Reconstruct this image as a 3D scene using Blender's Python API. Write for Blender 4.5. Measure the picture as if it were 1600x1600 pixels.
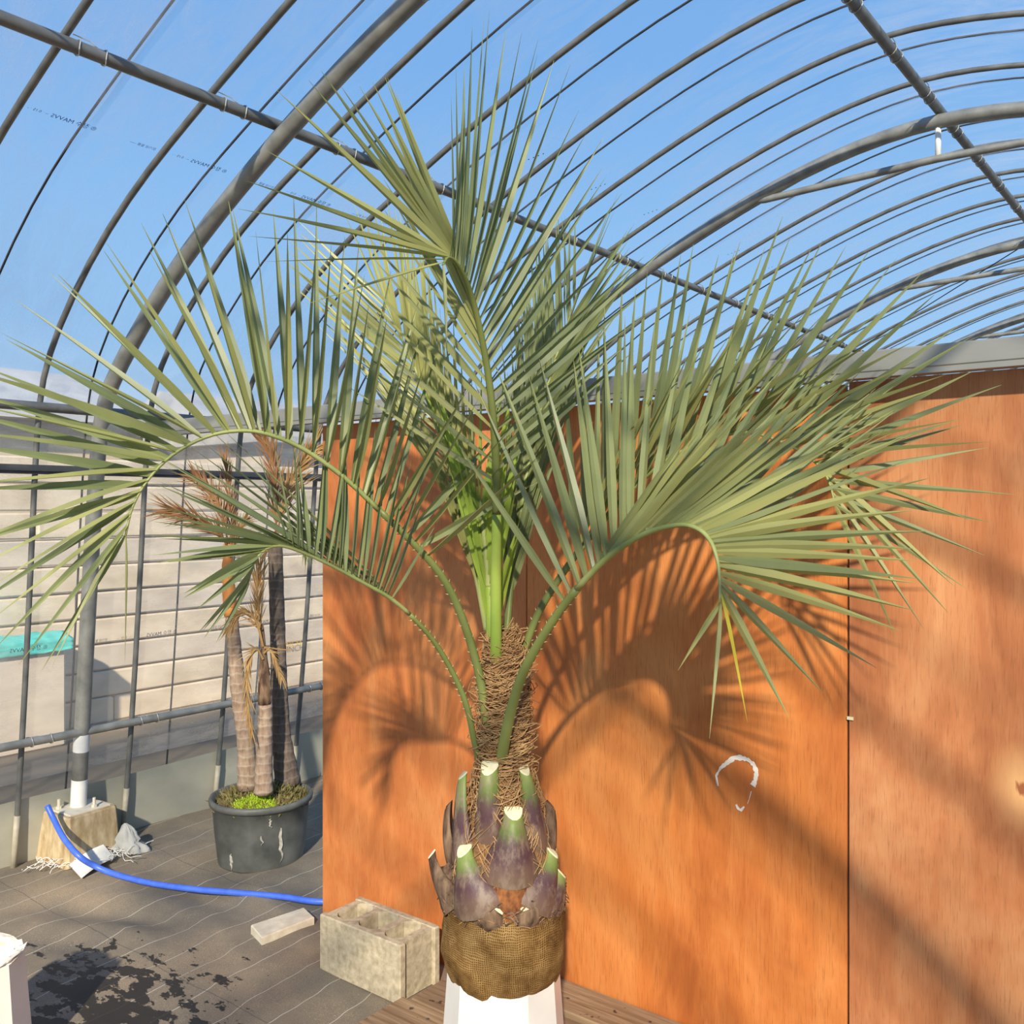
import bpy, math, random
from mathutils import Vector, Matrix, noise as mnoise

# ------------------------------------------------------------------ scene, camera, light
for o in list(bpy.data.objects):
    bpy.data.objects.remove(o)
scene = bpy.context.scene
COL = scene.collection
random.seed(7)

FPX, CX, CY, EYE = 1480.0, 800.0, 790.0, 1.6
YAW = math.atan2(1160.0, FPX)
SN, CS = math.sin(YAW), math.cos(YAW)
FWD, RGT = Vector((-SN, CS, 0)), Vector((CS, SN, 0))

cam_data = bpy.data.cameras.new('camera')
cam = bpy.data.objects.new('camera', cam_data)
COL.objects.link(cam)
cam.location = (0, 0, EYE)
cam.rotation_euler = (math.pi / 2, 0, YAW)
cam_data.sensor_width = 36.0
cam_data.lens = 36.0 * FPX / 1600.0
cam_data.shift_y = -10.0 / 1600.0
cam_data.clip_start = 0.02
cam_data.clip_end = 300
scene.camera = cam

world = bpy.data.worlds.new('sky')
scene.world = world
world.use_nodes = True
wn, wl = world.node_tree.nodes, world.node_tree.links
wn.clear()
w_out = wn.new('ShaderNodeOutputWorld')
w_bg = wn.new('ShaderNodeBackground')
w_tc = wn.new('ShaderNodeTexCoord')
w_sep = wn.new('ShaderNodeSeparateXYZ')
w_ramp = wn.new('ShaderNodeValToRGB')
wl.new(w_tc.outputs['Generated'], w_sep.inputs[0])
wl.new(w_sep.outputs['Z'], w_ramp.inputs[0])
wl.new(w_ramp.outputs[0], w_bg.inputs[0])
wl.new(w_bg.outputs[0], w_out.inputs[0])
cr = w_ramp.color_ramp
cr.elements[0].position = 0.0
cr.elements[0].color = (0.62, 0.78, 0.93, 1)
cr.elements[1].position = 1.0
cr.elements[1].color = (0.13, 0.31, 0.68, 1)
e = cr.elements.new(0.16); e.color = (0.33, 0.58, 0.88, 1)
e = cr.elements.new(0.42); e.color = (0.20, 0.43, 0.80, 1)
w_bg.inputs['Strength'].default_value = 1.0

sun_data = bpy.data.lights.new('sun', 'SUN')
sun = bpy.data.objects.new('sun', sun_data)
COL.objects.link(sun)
SUN_DIR = Vector((-0.68, 1.0, -0.68)).normalized()
sun.rotation_euler = SUN_DIR.to_track_quat('-Z', 'Y').to_euler()
sun.location = (4, -6, 8)
sun_data.energy = 6.2
sun_data.color = (1.0, 0.88, 0.70)
sun_data.angle = math.radians(1.4)

scene.view_settings.view_transform = 'Standard'
scene.view_settings.look = 'None'
scene.view_settings.gamma = 1
scene.view_settings.use_curve_mapping = False
scene.view_settings.exposure = 0.14
scene.cycles.transparent_max_bounces = 16


# ------------------------------------------------------------------ helpers
def W(px, py, d):
    """point seen at pixel (px, py) at distance d along the viewing direction"""
    return Vector((0, 0, EYE)) + FWD * d + RGT * ((px - CX) / FPX * d) + Vector((0, 0, (CY - py) / FPX * d))


def onY(px, py, Y):
    t = (px - CX) / FPX
    return W(px, py, Y / (CS + SN * t))


def onZ(px, py, z):
    return W(px, py, (EYE - z) * FPX / (py - CY))


class MB:
    def __init__(s):
        s.v, s.f, s.m = [], [], []

    def add(s, verts, faces, mi=0):
        b = len(s.v)
        s.v += [tuple(p) for p in verts]
        s.f += [tuple(i + b for i in f) for f in faces]
        s.m += [mi] * len(faces)

    def box(s, lo, hi, M=None, mi=0):
        x0, y0, z0 = lo; x1, y1, z1 = hi
        vs = [Vector(p) for p in ((x0,y0,z0),(x1,y0,z0),(x1,y1,z0),(x0,y1,z0),(x0,y0,z1),(x1,y0,z1),(x1,y1,z1),(x0,y1,z1))]
        if M: vs = [M @ p for p in vs]
        s.add(vs, [(0,3,2,1),(4,5,6,7),(0,1,5,4),(1,2,6,5),(2,3,7,6),(3,0,4,7)], mi)

    def chamfer_box(s, lo, hi, c, M=None, mi=0):
        x0, y0, z0 = lo; x1, y1, z1 = hi
        def ring(z, k):
            return [(x0+c+k,y0+k,z),(x1-c-k,y0+k,z),(x1-k,y0+c+k,z),(x1-k,y1-c-k,z),(x1-c-k,y1-k,z),(x0+c+k,y1-k,z),(x0+k,y1-c-k,z),(x0+k,y0+c+k,z)]
        rings = [ring(z0, c), ring(z0+c, 0), ring(z1-c, 0), ring(z1, c)]
        vs = [Vector(p) for r in rings for p in r]
        if M: vs = [M @ p for p in vs]
        fs = [tuple(range(7, -1, -1)), tuple(range(24, 32))]
        for a in range(3):
            for i in range(8):
                j = (i+1) % 8
                fs.append((a*8+i, a*8+j, a*8+8+j, a*8+8+i))
        s.add(vs, fs, mi)

    def tube(s, pts, rad, n=8, cap=True, mi=0, flat=1.0, up=None):
        pts = [Vector(p) for p in pts]
        N = len(pts)
        rs = rad if isinstance(rad, (list, tuple)) else [rad]*N
        prev = None
        vs = []
        for i, p in enumerate(pts):
            t = (pts[min(i+1, N-1)] - pts[max(i-1, 0)])
            if t.length < 1e-9: t = Vector((0,0,1))
            t.normalize()
            if prev is None:
                ref = up or (Vector((0,0,1)) if abs(t.z) < .9 else Vector((0,1,0)))
                a = (ref - t*ref.dot(t)).normalized()
            else:
                a = (prev - t*prev.dot(t)).normalized()
            prev = a
            b = t.cross(a)
            for k in range(n):
                an = 2*math.pi*k/n
                vs.append(p + a*(math.cos(an)*rs[i]*flat) + b*(math.sin(an)*rs[i]))
        fs = []
        for i in range(N-1):
            for k in range(n):
                j = (k+1) % n
                fs.append((i*n+k, i*n+j, (i+1)*n+j, (i+1)*n+k))
        if cap:
            fs.append(tuple(range(n-1, -1, -1)))
            fs.append(tuple((N-1)*n+k for k in range(n)))
        s.add(vs, fs, mi)

    def lathe(s, prof, c, n=32, mi=0, jit=None):
        """prof: list of (r, z)"""
        c = Vector(c)
        vs = []
        for (r, z) in prof:
            for k in range(n):
                a = 2*math.pi*k/n
                rr = r*(jit(a, z) if jit else 1)
                vs.append(c + Vector((math.cos(a)*rr, math.sin(a)*rr, z)))
        fs = []
        for i in range(len(prof)-1):
            for k in range(n):
                j = (k+1) % n
                fs.append((i*n+k, i*n+j, (i+1)*n+j, (i+1)*n+k))
        s.add(vs, fs, mi)

    def mesh(s, name, mats, smooth=False):
        me = bpy.data.meshes.new(name)
        me.from_pydata(s.v, [], s.f)
        for m in (mats if isinstance(mats, (list, tuple)) else [mats]):
            me.materials.append(m)
        if any(s.m):
            me.polygons.foreach_set('material_index', s.m)
        if smooth:
            me.polygons.foreach_set('use_smooth', [True]*len(s.f))
        me.update()
        return me

    def build(s, name, mats, parent=None, smooth=False, org=None):
        if org is not None:
            o_ = Vector(org)
            s.v = [tuple(Vector(p)-o_) for p in s.v]
        ob = bpy.data.objects.new(name, s.mesh(name, mats, smooth))
        COL.objects.link(ob)
        if org is not None: ob.location = o_
        if parent is not None:
            ob.parent = parent
            if org is not None:
                ob.location = o_ - world_loc(parent)
            else:
                ob.location = -world_loc(parent)
        return ob


def world_loc(o):
    l = Vector(o.location)
    while o.parent is not None:
        o = o.parent
        l += Vector(o.location)
    return l


def tag(o, label=None, cat=None, group=None, kind=None):
    if label: o['label'] = label
    if cat: o['category'] = cat
    if group: o['group'] = group
    if kind: o['kind'] = kind
    return o


def empty(name, loc, label=None, cat=None, group=None, kind=None):
    o = bpy.data.objects.new(name, None)
    COL.objects.link(o)
    o.location = loc
    o.empty_display_size = 0.1
    return tag(o, label, cat, group, kind)


def link_copy(name, me, loc, parent, rot=None):
    o = bpy.data.objects.new(name, me)
    COL.objects.link(o)
    o.parent = parent
    o.location = Vector(loc) - world_loc(parent)
    if rot: o.rotation_euler = rot
    return o


def spline(pts, n):
    """Catmull-Rom through pts, n samples"""
    P = [Vector(p) for p in pts]
    P = [P[0]*2-P[1]] + P + [P[-1]*2-P[-2]]
    out = []
    segs = len(P)-3
    for k in range(n):
        u = k/(n-1)*segs
        i = min(int(u), segs-1)
        t = u-i
        a, b, c, d = P[i:i+4]
        out.append(0.5*((2*b)+(c-a)*t+(2*a-5*b+4*c-d)*t*t+(3*b-a-3*c+d)*t*t*t))
    return out


# ------------------------------------------------------------------ materials
def newmat(name):
    m = bpy.data.materials.new(name)
    m.use_nodes = True
    nt = m.node_tree
    nt.nodes.clear()
    out = nt.nodes.new('ShaderNodeOutputMaterial')
    return m, nt, out


def nd(nt, typ, **kw):
    n = nt.nodes.new(typ)
    for k, v in kw.items():
        if k.startswith('i_'):
            n.inputs[k[2:]].default_value = v
        else:
            setattr(n, k, v)
    return n


def ramp(nt, src, stops):
    r = nt.nodes.new('ShaderNodeValToRGB')
    els = r.color_ramp.elements
    els[0].position, els[0].color = stops[0][0], (*stops[0][1], 1)
    els[1].position, els[1].color = stops[-1][0], (*stops[-1][1], 1)
    for p, c in stops[1:-1]:
        x = els.new(p); x.color = (*c, 1)
    nt.links.new(src, r.inputs[0])
    return r.outputs[0]


def coords(nt, scale=(1, 1, 1), kind='Object'):
    tc = nt.nodes.new('ShaderNodeTexCoord')
    mp = nt.nodes.new('ShaderNodeMapping')
    mp.inputs['Scale'].default_value = scale
    nt.links.new(tc.outputs[kind], mp.inputs[0])
    return mp.outputs[0]


def wcoords(nt, scale=(1, 1, 1)):
    g = nt.nodes.new('ShaderNodeNewGeometry')
    mp = nt.nodes.new('ShaderNodeMapping')
    mp.inputs['Scale'].default_value = scale
    nt.links.new(g.outputs['Position'], mp.inputs[0])
    return mp.outputs[0]


def noise_(nt, vec, scale, detail=4, rough=0.55, dist=0.0):
    n = nd(nt, 'ShaderNodeTexNoise', i_Scale=scale, i_Detail=detail, i_Roughness=rough, i_Distortion=dist)
    nt.links.new(vec, n.inputs['Vector'])
    return n.outputs['Fac']


def math_(nt, op, a, b=None, clamp=False):
    n = nt.nodes.new('ShaderNodeMath')
    n.operation = op
    n.use_clamp = clamp
    for i, x in enumerate((a, b)):
        if x is None: continue
        if isinstance(x, (int, float)): n.inputs[i].default_value = x
        else: nt.links.new(x, n.inputs[i])
    return n.outputs[0]


def mixc(nt, f, a, b, blend='MIX'):
    n = nt.nodes.new('ShaderNodeMix')
    n.data_type = 'RGBA'
    n.blend_type = blend
    for sock, x in ((n.inputs[0], f), (n.inputs[6], a), (n.inputs[7], b)):
        if isinstance(x, (int, float)): sock.default_value = x
        elif isinstance(x, tuple): sock.default_value = (*x, 1)
        else: nt.links.new(x, sock)
    return n.outputs[2]


def finish(nt, out, col, rough=0.6, bump=None, bstr=0.3, bdist=0.01, metal=0.0, spec=0.4, transl=0.0, tcol=None):
    p = nt.nodes.new('ShaderNodeBsdfPrincipled')
    if isinstance(col, tuple): p.inputs['Base Color'].default_value = (*col, 1)
    else: nt.links.new(col, p.inputs['Base Color'])
    if isinstance(rough, (int, float)): p.inputs['Roughness'].default_value = rough
    else: nt.links.new(rough, p.inputs['Roughness'])
    p.inputs['Metallic'].default_value = metal
    p.inputs['Specular IOR Level'].default_value = spec
    if bump is not None:
        b = nd(nt, 'ShaderNodeBump', i_Strength=bstr, i_Distance=bdist)
        nt.links.new(bump, b.inputs['Height'])
        nt.links.new(b.outputs[0], p.inputs['Normal'])
    sh = p.outputs[0]
    if transl > 0:
        t = nt.nodes.new('ShaderNodeBsdfTranslucent')
        c = tcol if tcol is not None else col
        if isinstance(c, tuple): t.inputs[0].default_value = (*c, 1)
        else: nt.links.new(c, t.inputs[0])
        mx = nd(nt, 'ShaderNodeMixShader', i_Fac=transl)
        nt.links.new(sh, mx.inputs[1]); nt.links.new(t.outputs[0], mx.inputs[2])
        sh = mx.outputs[0]
    nt.links.new(sh, out.inputs[0])


def simple(name, c1, c2, scale=8, rough=0.6, bstr=0.2, stretch=(1, 1, 1), metal=0.0, spec=0.4, detail=5, transl=0.0, bdist=0.005, lo=.3, hi=.7):
    m, nt, out = newmat(name)
    v = coords(nt, stretch)
    f = noise_(nt, v, scale, detail)
    col = ramp(nt, f, [(lo, c1), (hi, c2)])
    finish(nt, out, col, rough, f, bstr, bdist, metal, spec, transl)
    return m


def plywood(name, base, dark, pale, seed, knot=None):
    m, nt, out = newmat(name)
    v0 = coords(nt, (1, 1, 1))
    src = v0
    ad = nd(nt, 'ShaderNodeVectorMath', operation='ADD')
    nt.links.new(src, ad.inputs[0]); ad.inputs[1].default_value = (seed, seed*.7, seed*1.3)
    def vm(scale):
        mp = nt.nodes.new('ShaderNodeMapping'); mp.inputs['Scale'].default_value = scale
        nt.links.new(ad.outputs[0], mp.inputs[0]); return mp.outputs[0]
    grain = noise_(nt, vm((1, 1, .06)), 270, 5, .65)
    mid = noise_(nt, vm((1, 1, .16)), 22, 5, .62, .6)
    big = noise_(nt, vm((1, 1, .45)), 3.2, 4, .6, .8)
    curl = nd(nt, 'ShaderNodeTexWave', wave_type='RINGS', i_Scale=4.0, i_Distortion=9.0, i_Detail=3.0)
    nt.links.new(vm((1, 1, .3)), curl.inputs[0])
    c = ramp(nt, big, [(.32, dark), (.52, base), (.72, pale)])
    c = mixc(nt, math_(nt, 'MULTIPLY', ramp(nt, mid, [(.45, (0, 0, 0)), (.75, (1, 1, 1))]), .45), c, pale)
    c = mixc(nt, math_(nt, 'MULTIPLY', ramp(nt, grain, [(.52, (0, 0, 0)), (.72, (1, 1, 1))]), .5), c, tuple(x*.55 for x in dark))
    c = mixc(nt, math_(nt, 'MULTIPLY', curl.outputs['Fac'], .12), c, dark)
    if knot:
        k, kc = knot
        sub = nd(nt, 'ShaderNodeVectorMath', operation='SUBTRACT'); nt.links.new(v0, sub.inputs[0]); sub.inputs[1].default_value = k
        mp = nt.nodes.new('ShaderNodeMapping'); mp.inputs['Scale'].default_value = (13, 1, 8)
        nt.links.new(sub.outputs[0], mp.inputs[0])
        ln = nd(nt, 'ShaderNodeVectorMath', operation='LENGTH'); nt.links.new(mp.outputs[0], ln.inputs[0])
        d = math_(nt, 'ADD', ln.outputs['Value'], math_(nt, 'MULTIPLY', math_(nt, 'SUBTRACT', mid, .5), .9))
        msk = ramp(nt, d, [(.0, (1, 1, 1)), (.25, (.8, .8, .8)), (.95, (0, 0, 0))])
        c = mixc(nt, msk, c, kc)
        heart = ramp(nt, d, [(.0, (1, 1, 1)), (.12, (1, 1, 1)), (.2, (0, 0, 0))])
        c = mixc(nt, heart, c, dark)
    finish(nt, out, c, .5, grain, .15, .002, spec=.35)
    return m


def film(name, lo, hi, haze_col, scale, stretch, gloss=.05, trans=(.93, .96, .985), low=None):
    m, nt, out = newmat(name)
    v = wcoords(nt, stretch)
    n1 = noise_(nt, v, scale, 8, .68, .6)
    n2 = noise_(nt, wcoords(nt, (1, 1, 1)), 1.1, 3, .5)
    f = math_(nt, 'MULTIPLY', n1, n2)
    fac = nd(nt, 'ShaderNodeMapRange'); fac.inputs['From Min'].default_value = .19; fac.inputs['From Max'].default_value = .44
    fac.inputs['To Min'].default_value = lo; fac.inputs['To Max'].default_value = hi
    nt.links.new(f, fac.inputs['Value'])
    fo = fac.outputs[0]
    if low:
        # dust and condensation collect on the lowest part of the sheet
        g_ = nt.nodes.new('ShaderNodeNewGeometry'); s3 = nt.nodes.new('ShaderNodeSeparateXYZ'); nt.links.new(g_.outputs['Position'], s3.inputs[0])
        lr = nd(nt, 'ShaderNodeMapRange'); lr.inputs['From Min'].default_value = low[0]; lr.inputs['From Max'].default_value = low[1]
        lr.inputs['To Min'].default_value = low[2]; lr.inputs['To Max'].default_value = 0
        nt.links.new(math_(nt, 'ADD', s3.outputs[2], math_(nt, 'MULTIPLY', math_(nt, 'SUBTRACT', n1, .5), .8)), lr.inputs['Value'])
        fo = math_(nt, 'ADD', fo, lr.outputs[0], True)
    tr = nt.nodes.new('ShaderNodeBsdfTransparent'); tr.inputs[0].default_value = (*trans, 1)
    df = nt.nodes.new('ShaderNodeBsdfDiffuse'); df.inputs[0].default_value = (*haze_col, 1)
    tl = nt.nodes.new('ShaderNodeBsdfTranslucent'); tl.inputs[0].default_value = (*haze_col, 1)
    dm = nd(nt, 'ShaderNodeMixShader', i_Fac=.5)
    nt.links.new(df.outputs[0], dm.inputs[1]); nt.links.new(tl.outputs[0], dm.inputs[2])
    mx = nt.nodes.new('ShaderNodeMixShader')
    nt.links.new(fo, mx.inputs[0]); nt.links.new(tr.outputs[0], mx.inputs[1]); nt.links.new(dm.outputs[0], mx.inputs[2])
    gl = nt.nodes.new('ShaderNodeBsdfGlossy'); gl.inputs['Roughness'].default_value = .25
    b = nd(nt, 'ShaderNodeBump', i_Strength=.6, i_Distance=.03); nt.links.new(n1, b.inputs['Height']); nt.links.new(b.outputs[0], gl.inputs['Normal'])
    m2 = nd(nt, 'ShaderNodeMixShader', i_Fac=gloss)
    nt.links.new(mx.outputs[0], m2.inputs[1]); nt.links.new(gl.outputs[0], m2.inputs[2])
    nt.links.new(m2.outputs[0], out.inputs[0])
    return m


def leafmat(name, c_lo, c_hi, c_tr, transl=.28, rough=.42):
    m, nt, out = newmat(name)
    oi = nt.nodes.new('ShaderNodeObjectInfo')
    at = nd(nt, 'ShaderNodeAttribute', attribute_name='along')
    rnd = ramp(nt, oi.outputs['Random'], [(0, c_lo), (1, c_hi)])
    n = noise_(nt, wcoords(nt), 14, 3)
    c = mixc(nt, math_(nt, 'MULTIPLY', n, .5), rnd, tuple(x*1.25 for x in c_hi))
    # pale yellowish margin and tip of the blade
    tip = ramp(nt, at.outputs['Fac'], [(.0, (.25, .25, .25)), (.25, (0, 0, 0)), (.8, (0, 0, 0)), (1, (.55, .55, .55))])
    c = mixc(nt, tip, c, (.36, .36, .11))
    finish(nt, out, c, rough, None, spec=.45, transl=transl, tcol=c_tr)
    return m


M = {}
M['galv'] = simple('galvanized_steel', (.20, .205, .195), (.34, .34, .31), 14, .45, .05, metal=.35, spec=.5)
M['galv_dark'] = simple('dull_steel', (.11, .115, .11), (.21, .21, .20), 12, .5, .05, metal=.3, spec=.5)
M['rail'] = simple('dark_rail', (.05, .055, .06), (.10, .105, .11), 10, .5, .03)
M['white_metal'] = simple('white_painted_steel', (.70, .70, .68), (.82, .82, .80), 12, .45, .05)
M['strap'] = simple('black_strap', (.015, .017, .02), (.035, .037, .04), 30, .6, .05)
M['wire'] = simple('wire', (.40, .40, .38), (.55, .55, .52), 40, .4, 0, metal=.5)
M['film_roof'] = film('roof_film', .02, .40, (.84, .88, .95), 7, (.5, 1.6, .5), .03, low=(2.05, 2.75, .30))
M['film_wall'] = film('side_film', .26, .62, (.74, .70, .64), 10, (.3, .5, 2.2), .03, (.92, .92, .90))
M['print'] = simple('blue_ink', (.01, .06, .35), (.015, .09, .45), 60, .6, 0)
M['print_dark'] = simple('dark_ink', (.05, .05, .09), (.08, .08, .13), 60, .6, 0)
M['skirt'] = simple('grey_vinyl', (.34, .335, .27), (.46, .45, .37), 5, .55, .25, (1, .6, 1))
M['ply_a'] = plywood('plywood_a', (.56, .180, .050), (.39, .110, .031), (.70, .29, .10), 3.1)
M['ply_b'] = plywood('plywood_b', (.58, .185, .043), (.41, .115, .027), (.72, .295, .09), 11.7)
M['ply_c'] = plywood('plywood_c', (.50, .185, .070), (.33, .110, .040), (.66, .325, .145), 23.9, (Vector((.395, 0, .955)), (.72, .40, .17)))
M['paint'] = simple('white_paint_smear', (.75, .66, .55), (.85, .80, .72), 40, .7, .2)
M['beam'] = simple('beam_paint', (.21, .215, .20), (.31, .31, .285), 7, .5, .1, (.3, 1, 1), metal=.1)
M['concrete'] = simple('concrete_block', (.34, .28, .18), (.60, .51, .36), 42, .9, .6, detail=8, bdist=.004)
M['footing'] = simple('footing_concrete', (.30, .21, .10), (.58, .47, .30), 30, .9, .4, (1, 1, .4), detail=8)
M['slab'] = simple('pale_slab', (.55, .49, .38), (.72, .66, .53), 24, .85, .3)
M['white_pl'] = simple('white_plastic', (.78, .74, .66), (.86, .83, .77), 6, .35, .04, spec=.5)
M['torn'] = simple('torn_rim', (.60, .52, .40), (.85, .82, .75), 20, .8, .4)
M['sleeve'] = simple('beige_sleeve', (.27, .25, .19), (.38, .35, .28), 20, .6, .1)
M['hose'] = simple('blue_hose', (.05, .13, .62), (.08, .18, .75), 30, .4, .05, spec=.5)
M['pot'] = simple('black_plastic_pot', (.06, .065, .06), (.17, .172, .158), 7, .5, .15)
M['crack'] = simple('pot_crack', (.30, .28, .24), (.55, .52, .46), 60, .8, .2)
M['soil'] = simple('soil', (.10, .055, .03), (.22, .13, .07), 40, .95, .6, bdist=.02)
M['moss'] = leafmat('moss', (.30, .46, .02), (.55, .70, .05), (.6, .75, .05), .35, .7)
M['weed'] = leafmat('dry_weed', (.16, .12, .05), (.26, .24, .08), (.3, .25, .1), .2, .7)
M['cloth'] = simple('grey_cloth', (.30, .30, .29), (.46, .46, .44), 14, .9, .3)
M['string'] = simple('white_string', (.62, .61, .57), (.78, .77, .72), 20, .8, .1)
M['fiber'] = simple('palm_fibre', (.30, .15, .06), (.60, .38, .17), 30, .9, .3, transl=.1)
M['fiber_core'] = simple('fibre_mat', (.16, .075, .03), (.36, .19, .08), 45, .95, .8, (1, 1, 2.4), bdist=.01)
M['cut'] = simple('fresh_cut', (.66, .60, .36), (.80, .76, .52), 40, .6, .2)
M['husk'] = simple('dry_husk', (.055, .028, .017), (.27, .17, .10), 45, .85, .6, (1, 1, .3), lo=.36, hi=.66)
M['flesh'] = simple('torn_base_flesh', (.10, .030, .014), (.40, .15, .04), 60, .85, .6, (1, 1, .6))
M['dry'] = leafmat('dry_frond', (.30, .15, .05), (.52, .33, .13), (.5, .28, .1), .2, .7)
M['dry_red'] = leafmat('dry_frond_red', (.24, .105, .042), (.40, .215, .09), (.42, .2, .08), .2, .7)
M['leaf'] = leafmat('palm_leaflet', (.085, .120, .062), (.255, .285, .120), (.26, .31, .08), .22)
M['leaf_y'] = leafmat('palm_leaflet_pale', (.170, .195, .080), (.395, .395, .145), (.38, .40, .10), .26)
M['leaf_new'] = leafmat('palm_leaflet_new', (.27, .40, .06), (.42, .52, .09), (.45, .58, .06), .35)
M['leaf_old'] = leafmat('palm_leaflet_yellow', (.60, .50, .04), (.70, .60, .06), (.7, .6, .05), .3)
M['rachis'] = simple('rachis_green', (.22, .27, .08), (.38, .40, .15), 10, .45, .05)
M['petiole'] = simple('petiole_green', (.130, .160, .042), (.215, .240, .070), 7, .42, .08)
M['petiole_new'] = simple('petiole_bright', (.20, .30, .045), (.33, .43, .075), 7, .4, .05)
M['thorn'] = simple('petiole_thorn', (.35, .28, .13), (.50, .42, .22), 30, .7, 0)
M['trunk_l'] = None


def stub_mat():
    m, nt, out = newmat('leaf_base')
    at = nd(nt, 'ShaderNodeAttribute', attribute_name='along')
    n = noise_(nt, wcoords(nt, (1, 1, .25)), 55, 5, .65)
    a = math_(nt, 'ADD', at.outputs['Fac'], math_(nt, 'MULTIPLY', math_(nt, 'SUBTRACT', n, .5), .30))
    c = ramp(nt, a, [(.0, (.17, .105, .065)), (.22, (.15, .085, .065)), (.45, (.085, .038, .045)), (.60, (.10, .055, .05)), (.76, (.13, .17, .04)), (1, (.24, .31, .075))])
    n2 = noise_(nt, wcoords(nt, (1, 1, .5)), 34, 5, .7)
    c = mixc(nt, ramp(nt, n2, [(.48, (0, 0, 0)), (.62, (.7, .7, .7))]), c, (.26, .185, .13))
    finish(nt, out, c, .5, n, .25, .004, spec=.4)
    return m


M['stub'] = stub_mat()


def burlap_mat():
    m, nt, out = newmat('burlap')
    v = coords(nt)
    sp = nt.nodes.new('ShaderNodeSeparateXYZ'); nt.links.new(v, sp.inputs[0])
    ang = math_(nt, 'ARCTAN2', sp.outputs[1], sp.outputs[0])
    dn = noise_(nt, v, 12, 3)
    a = math_(nt, 'SINE', math_(nt, 'ADD', math_(nt, 'MULTIPLY', ang, 190.0), math_(nt, 'MULTIPLY', dn, 34.0)))
    b = math_(nt, 'SINE', math_(nt, 'ADD', math_(nt, 'MULTIPLY', sp.outputs[2], 1150.0), math_(nt, 'MULTIPLY', dn, 38.0)))
    wv = math_(nt, 'MAXIMUM', a, b)
    big = noise_(nt, v, 16, 7, .68)
    c = ramp(nt, big, [(.32, (.10, .05, .016)), (.48, (.27, .15, .05)), (.70, (.47, .30, .12))])
    c = mixc(nt, ramp(nt, wv, [(.0, (.75, .75, .75)), (.8, (0, 0, 0))]), c, (.09, .045, .012))
    finish(nt, out, c, .95, wv, .5, .003, spec=.1)
    return m


M['burlap'] = burlap_mat()


def trunk_mat(name, c1, c2, ring):
    m, nt, out = newmat(name)
    v = wcoords(nt)
    sp = nt.nodes.new('ShaderNodeSeparateXYZ'); nt.links.new(v, sp.inputs[0])
    n = noise_(nt, v, 18, 4)
    s = math_(nt, 'SINE', math_(nt, 'ADD', math_(nt, 'MULTIPLY', sp.outputs[2], 150.0), math_(nt, 'MULTIPLY', n, 6.0)))
    f = noise_(nt, wcoords(nt, (1, 1, .3)), 60, 4)
    c = ramp(nt, f, [(.3, c1), (.7, c2)])
    c = mixc(nt, ramp(nt, s, [(.7, (0, 0, 0)), (.95, (.38, .38, .38))]), c, ring)
    finish(nt, out, c, .85, s, .3, .004, spec=.2)
    return m


M['trunk_l'] = trunk_mat('ringed_trunk', (.23, .15, .10), (.40, .30, .22), (.50, .42, .34))
M['trunk_d'] = trunk_mat('ringed_trunk_dark', (.10, .075, .06), (.20, .155, .12), (.27, .22, .18))
M['shaft'] = simple('orange_crownshaft', (.55, .17, .04), (.75, .32, .08), 20, .5, .2, (1, 1, .3))


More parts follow.
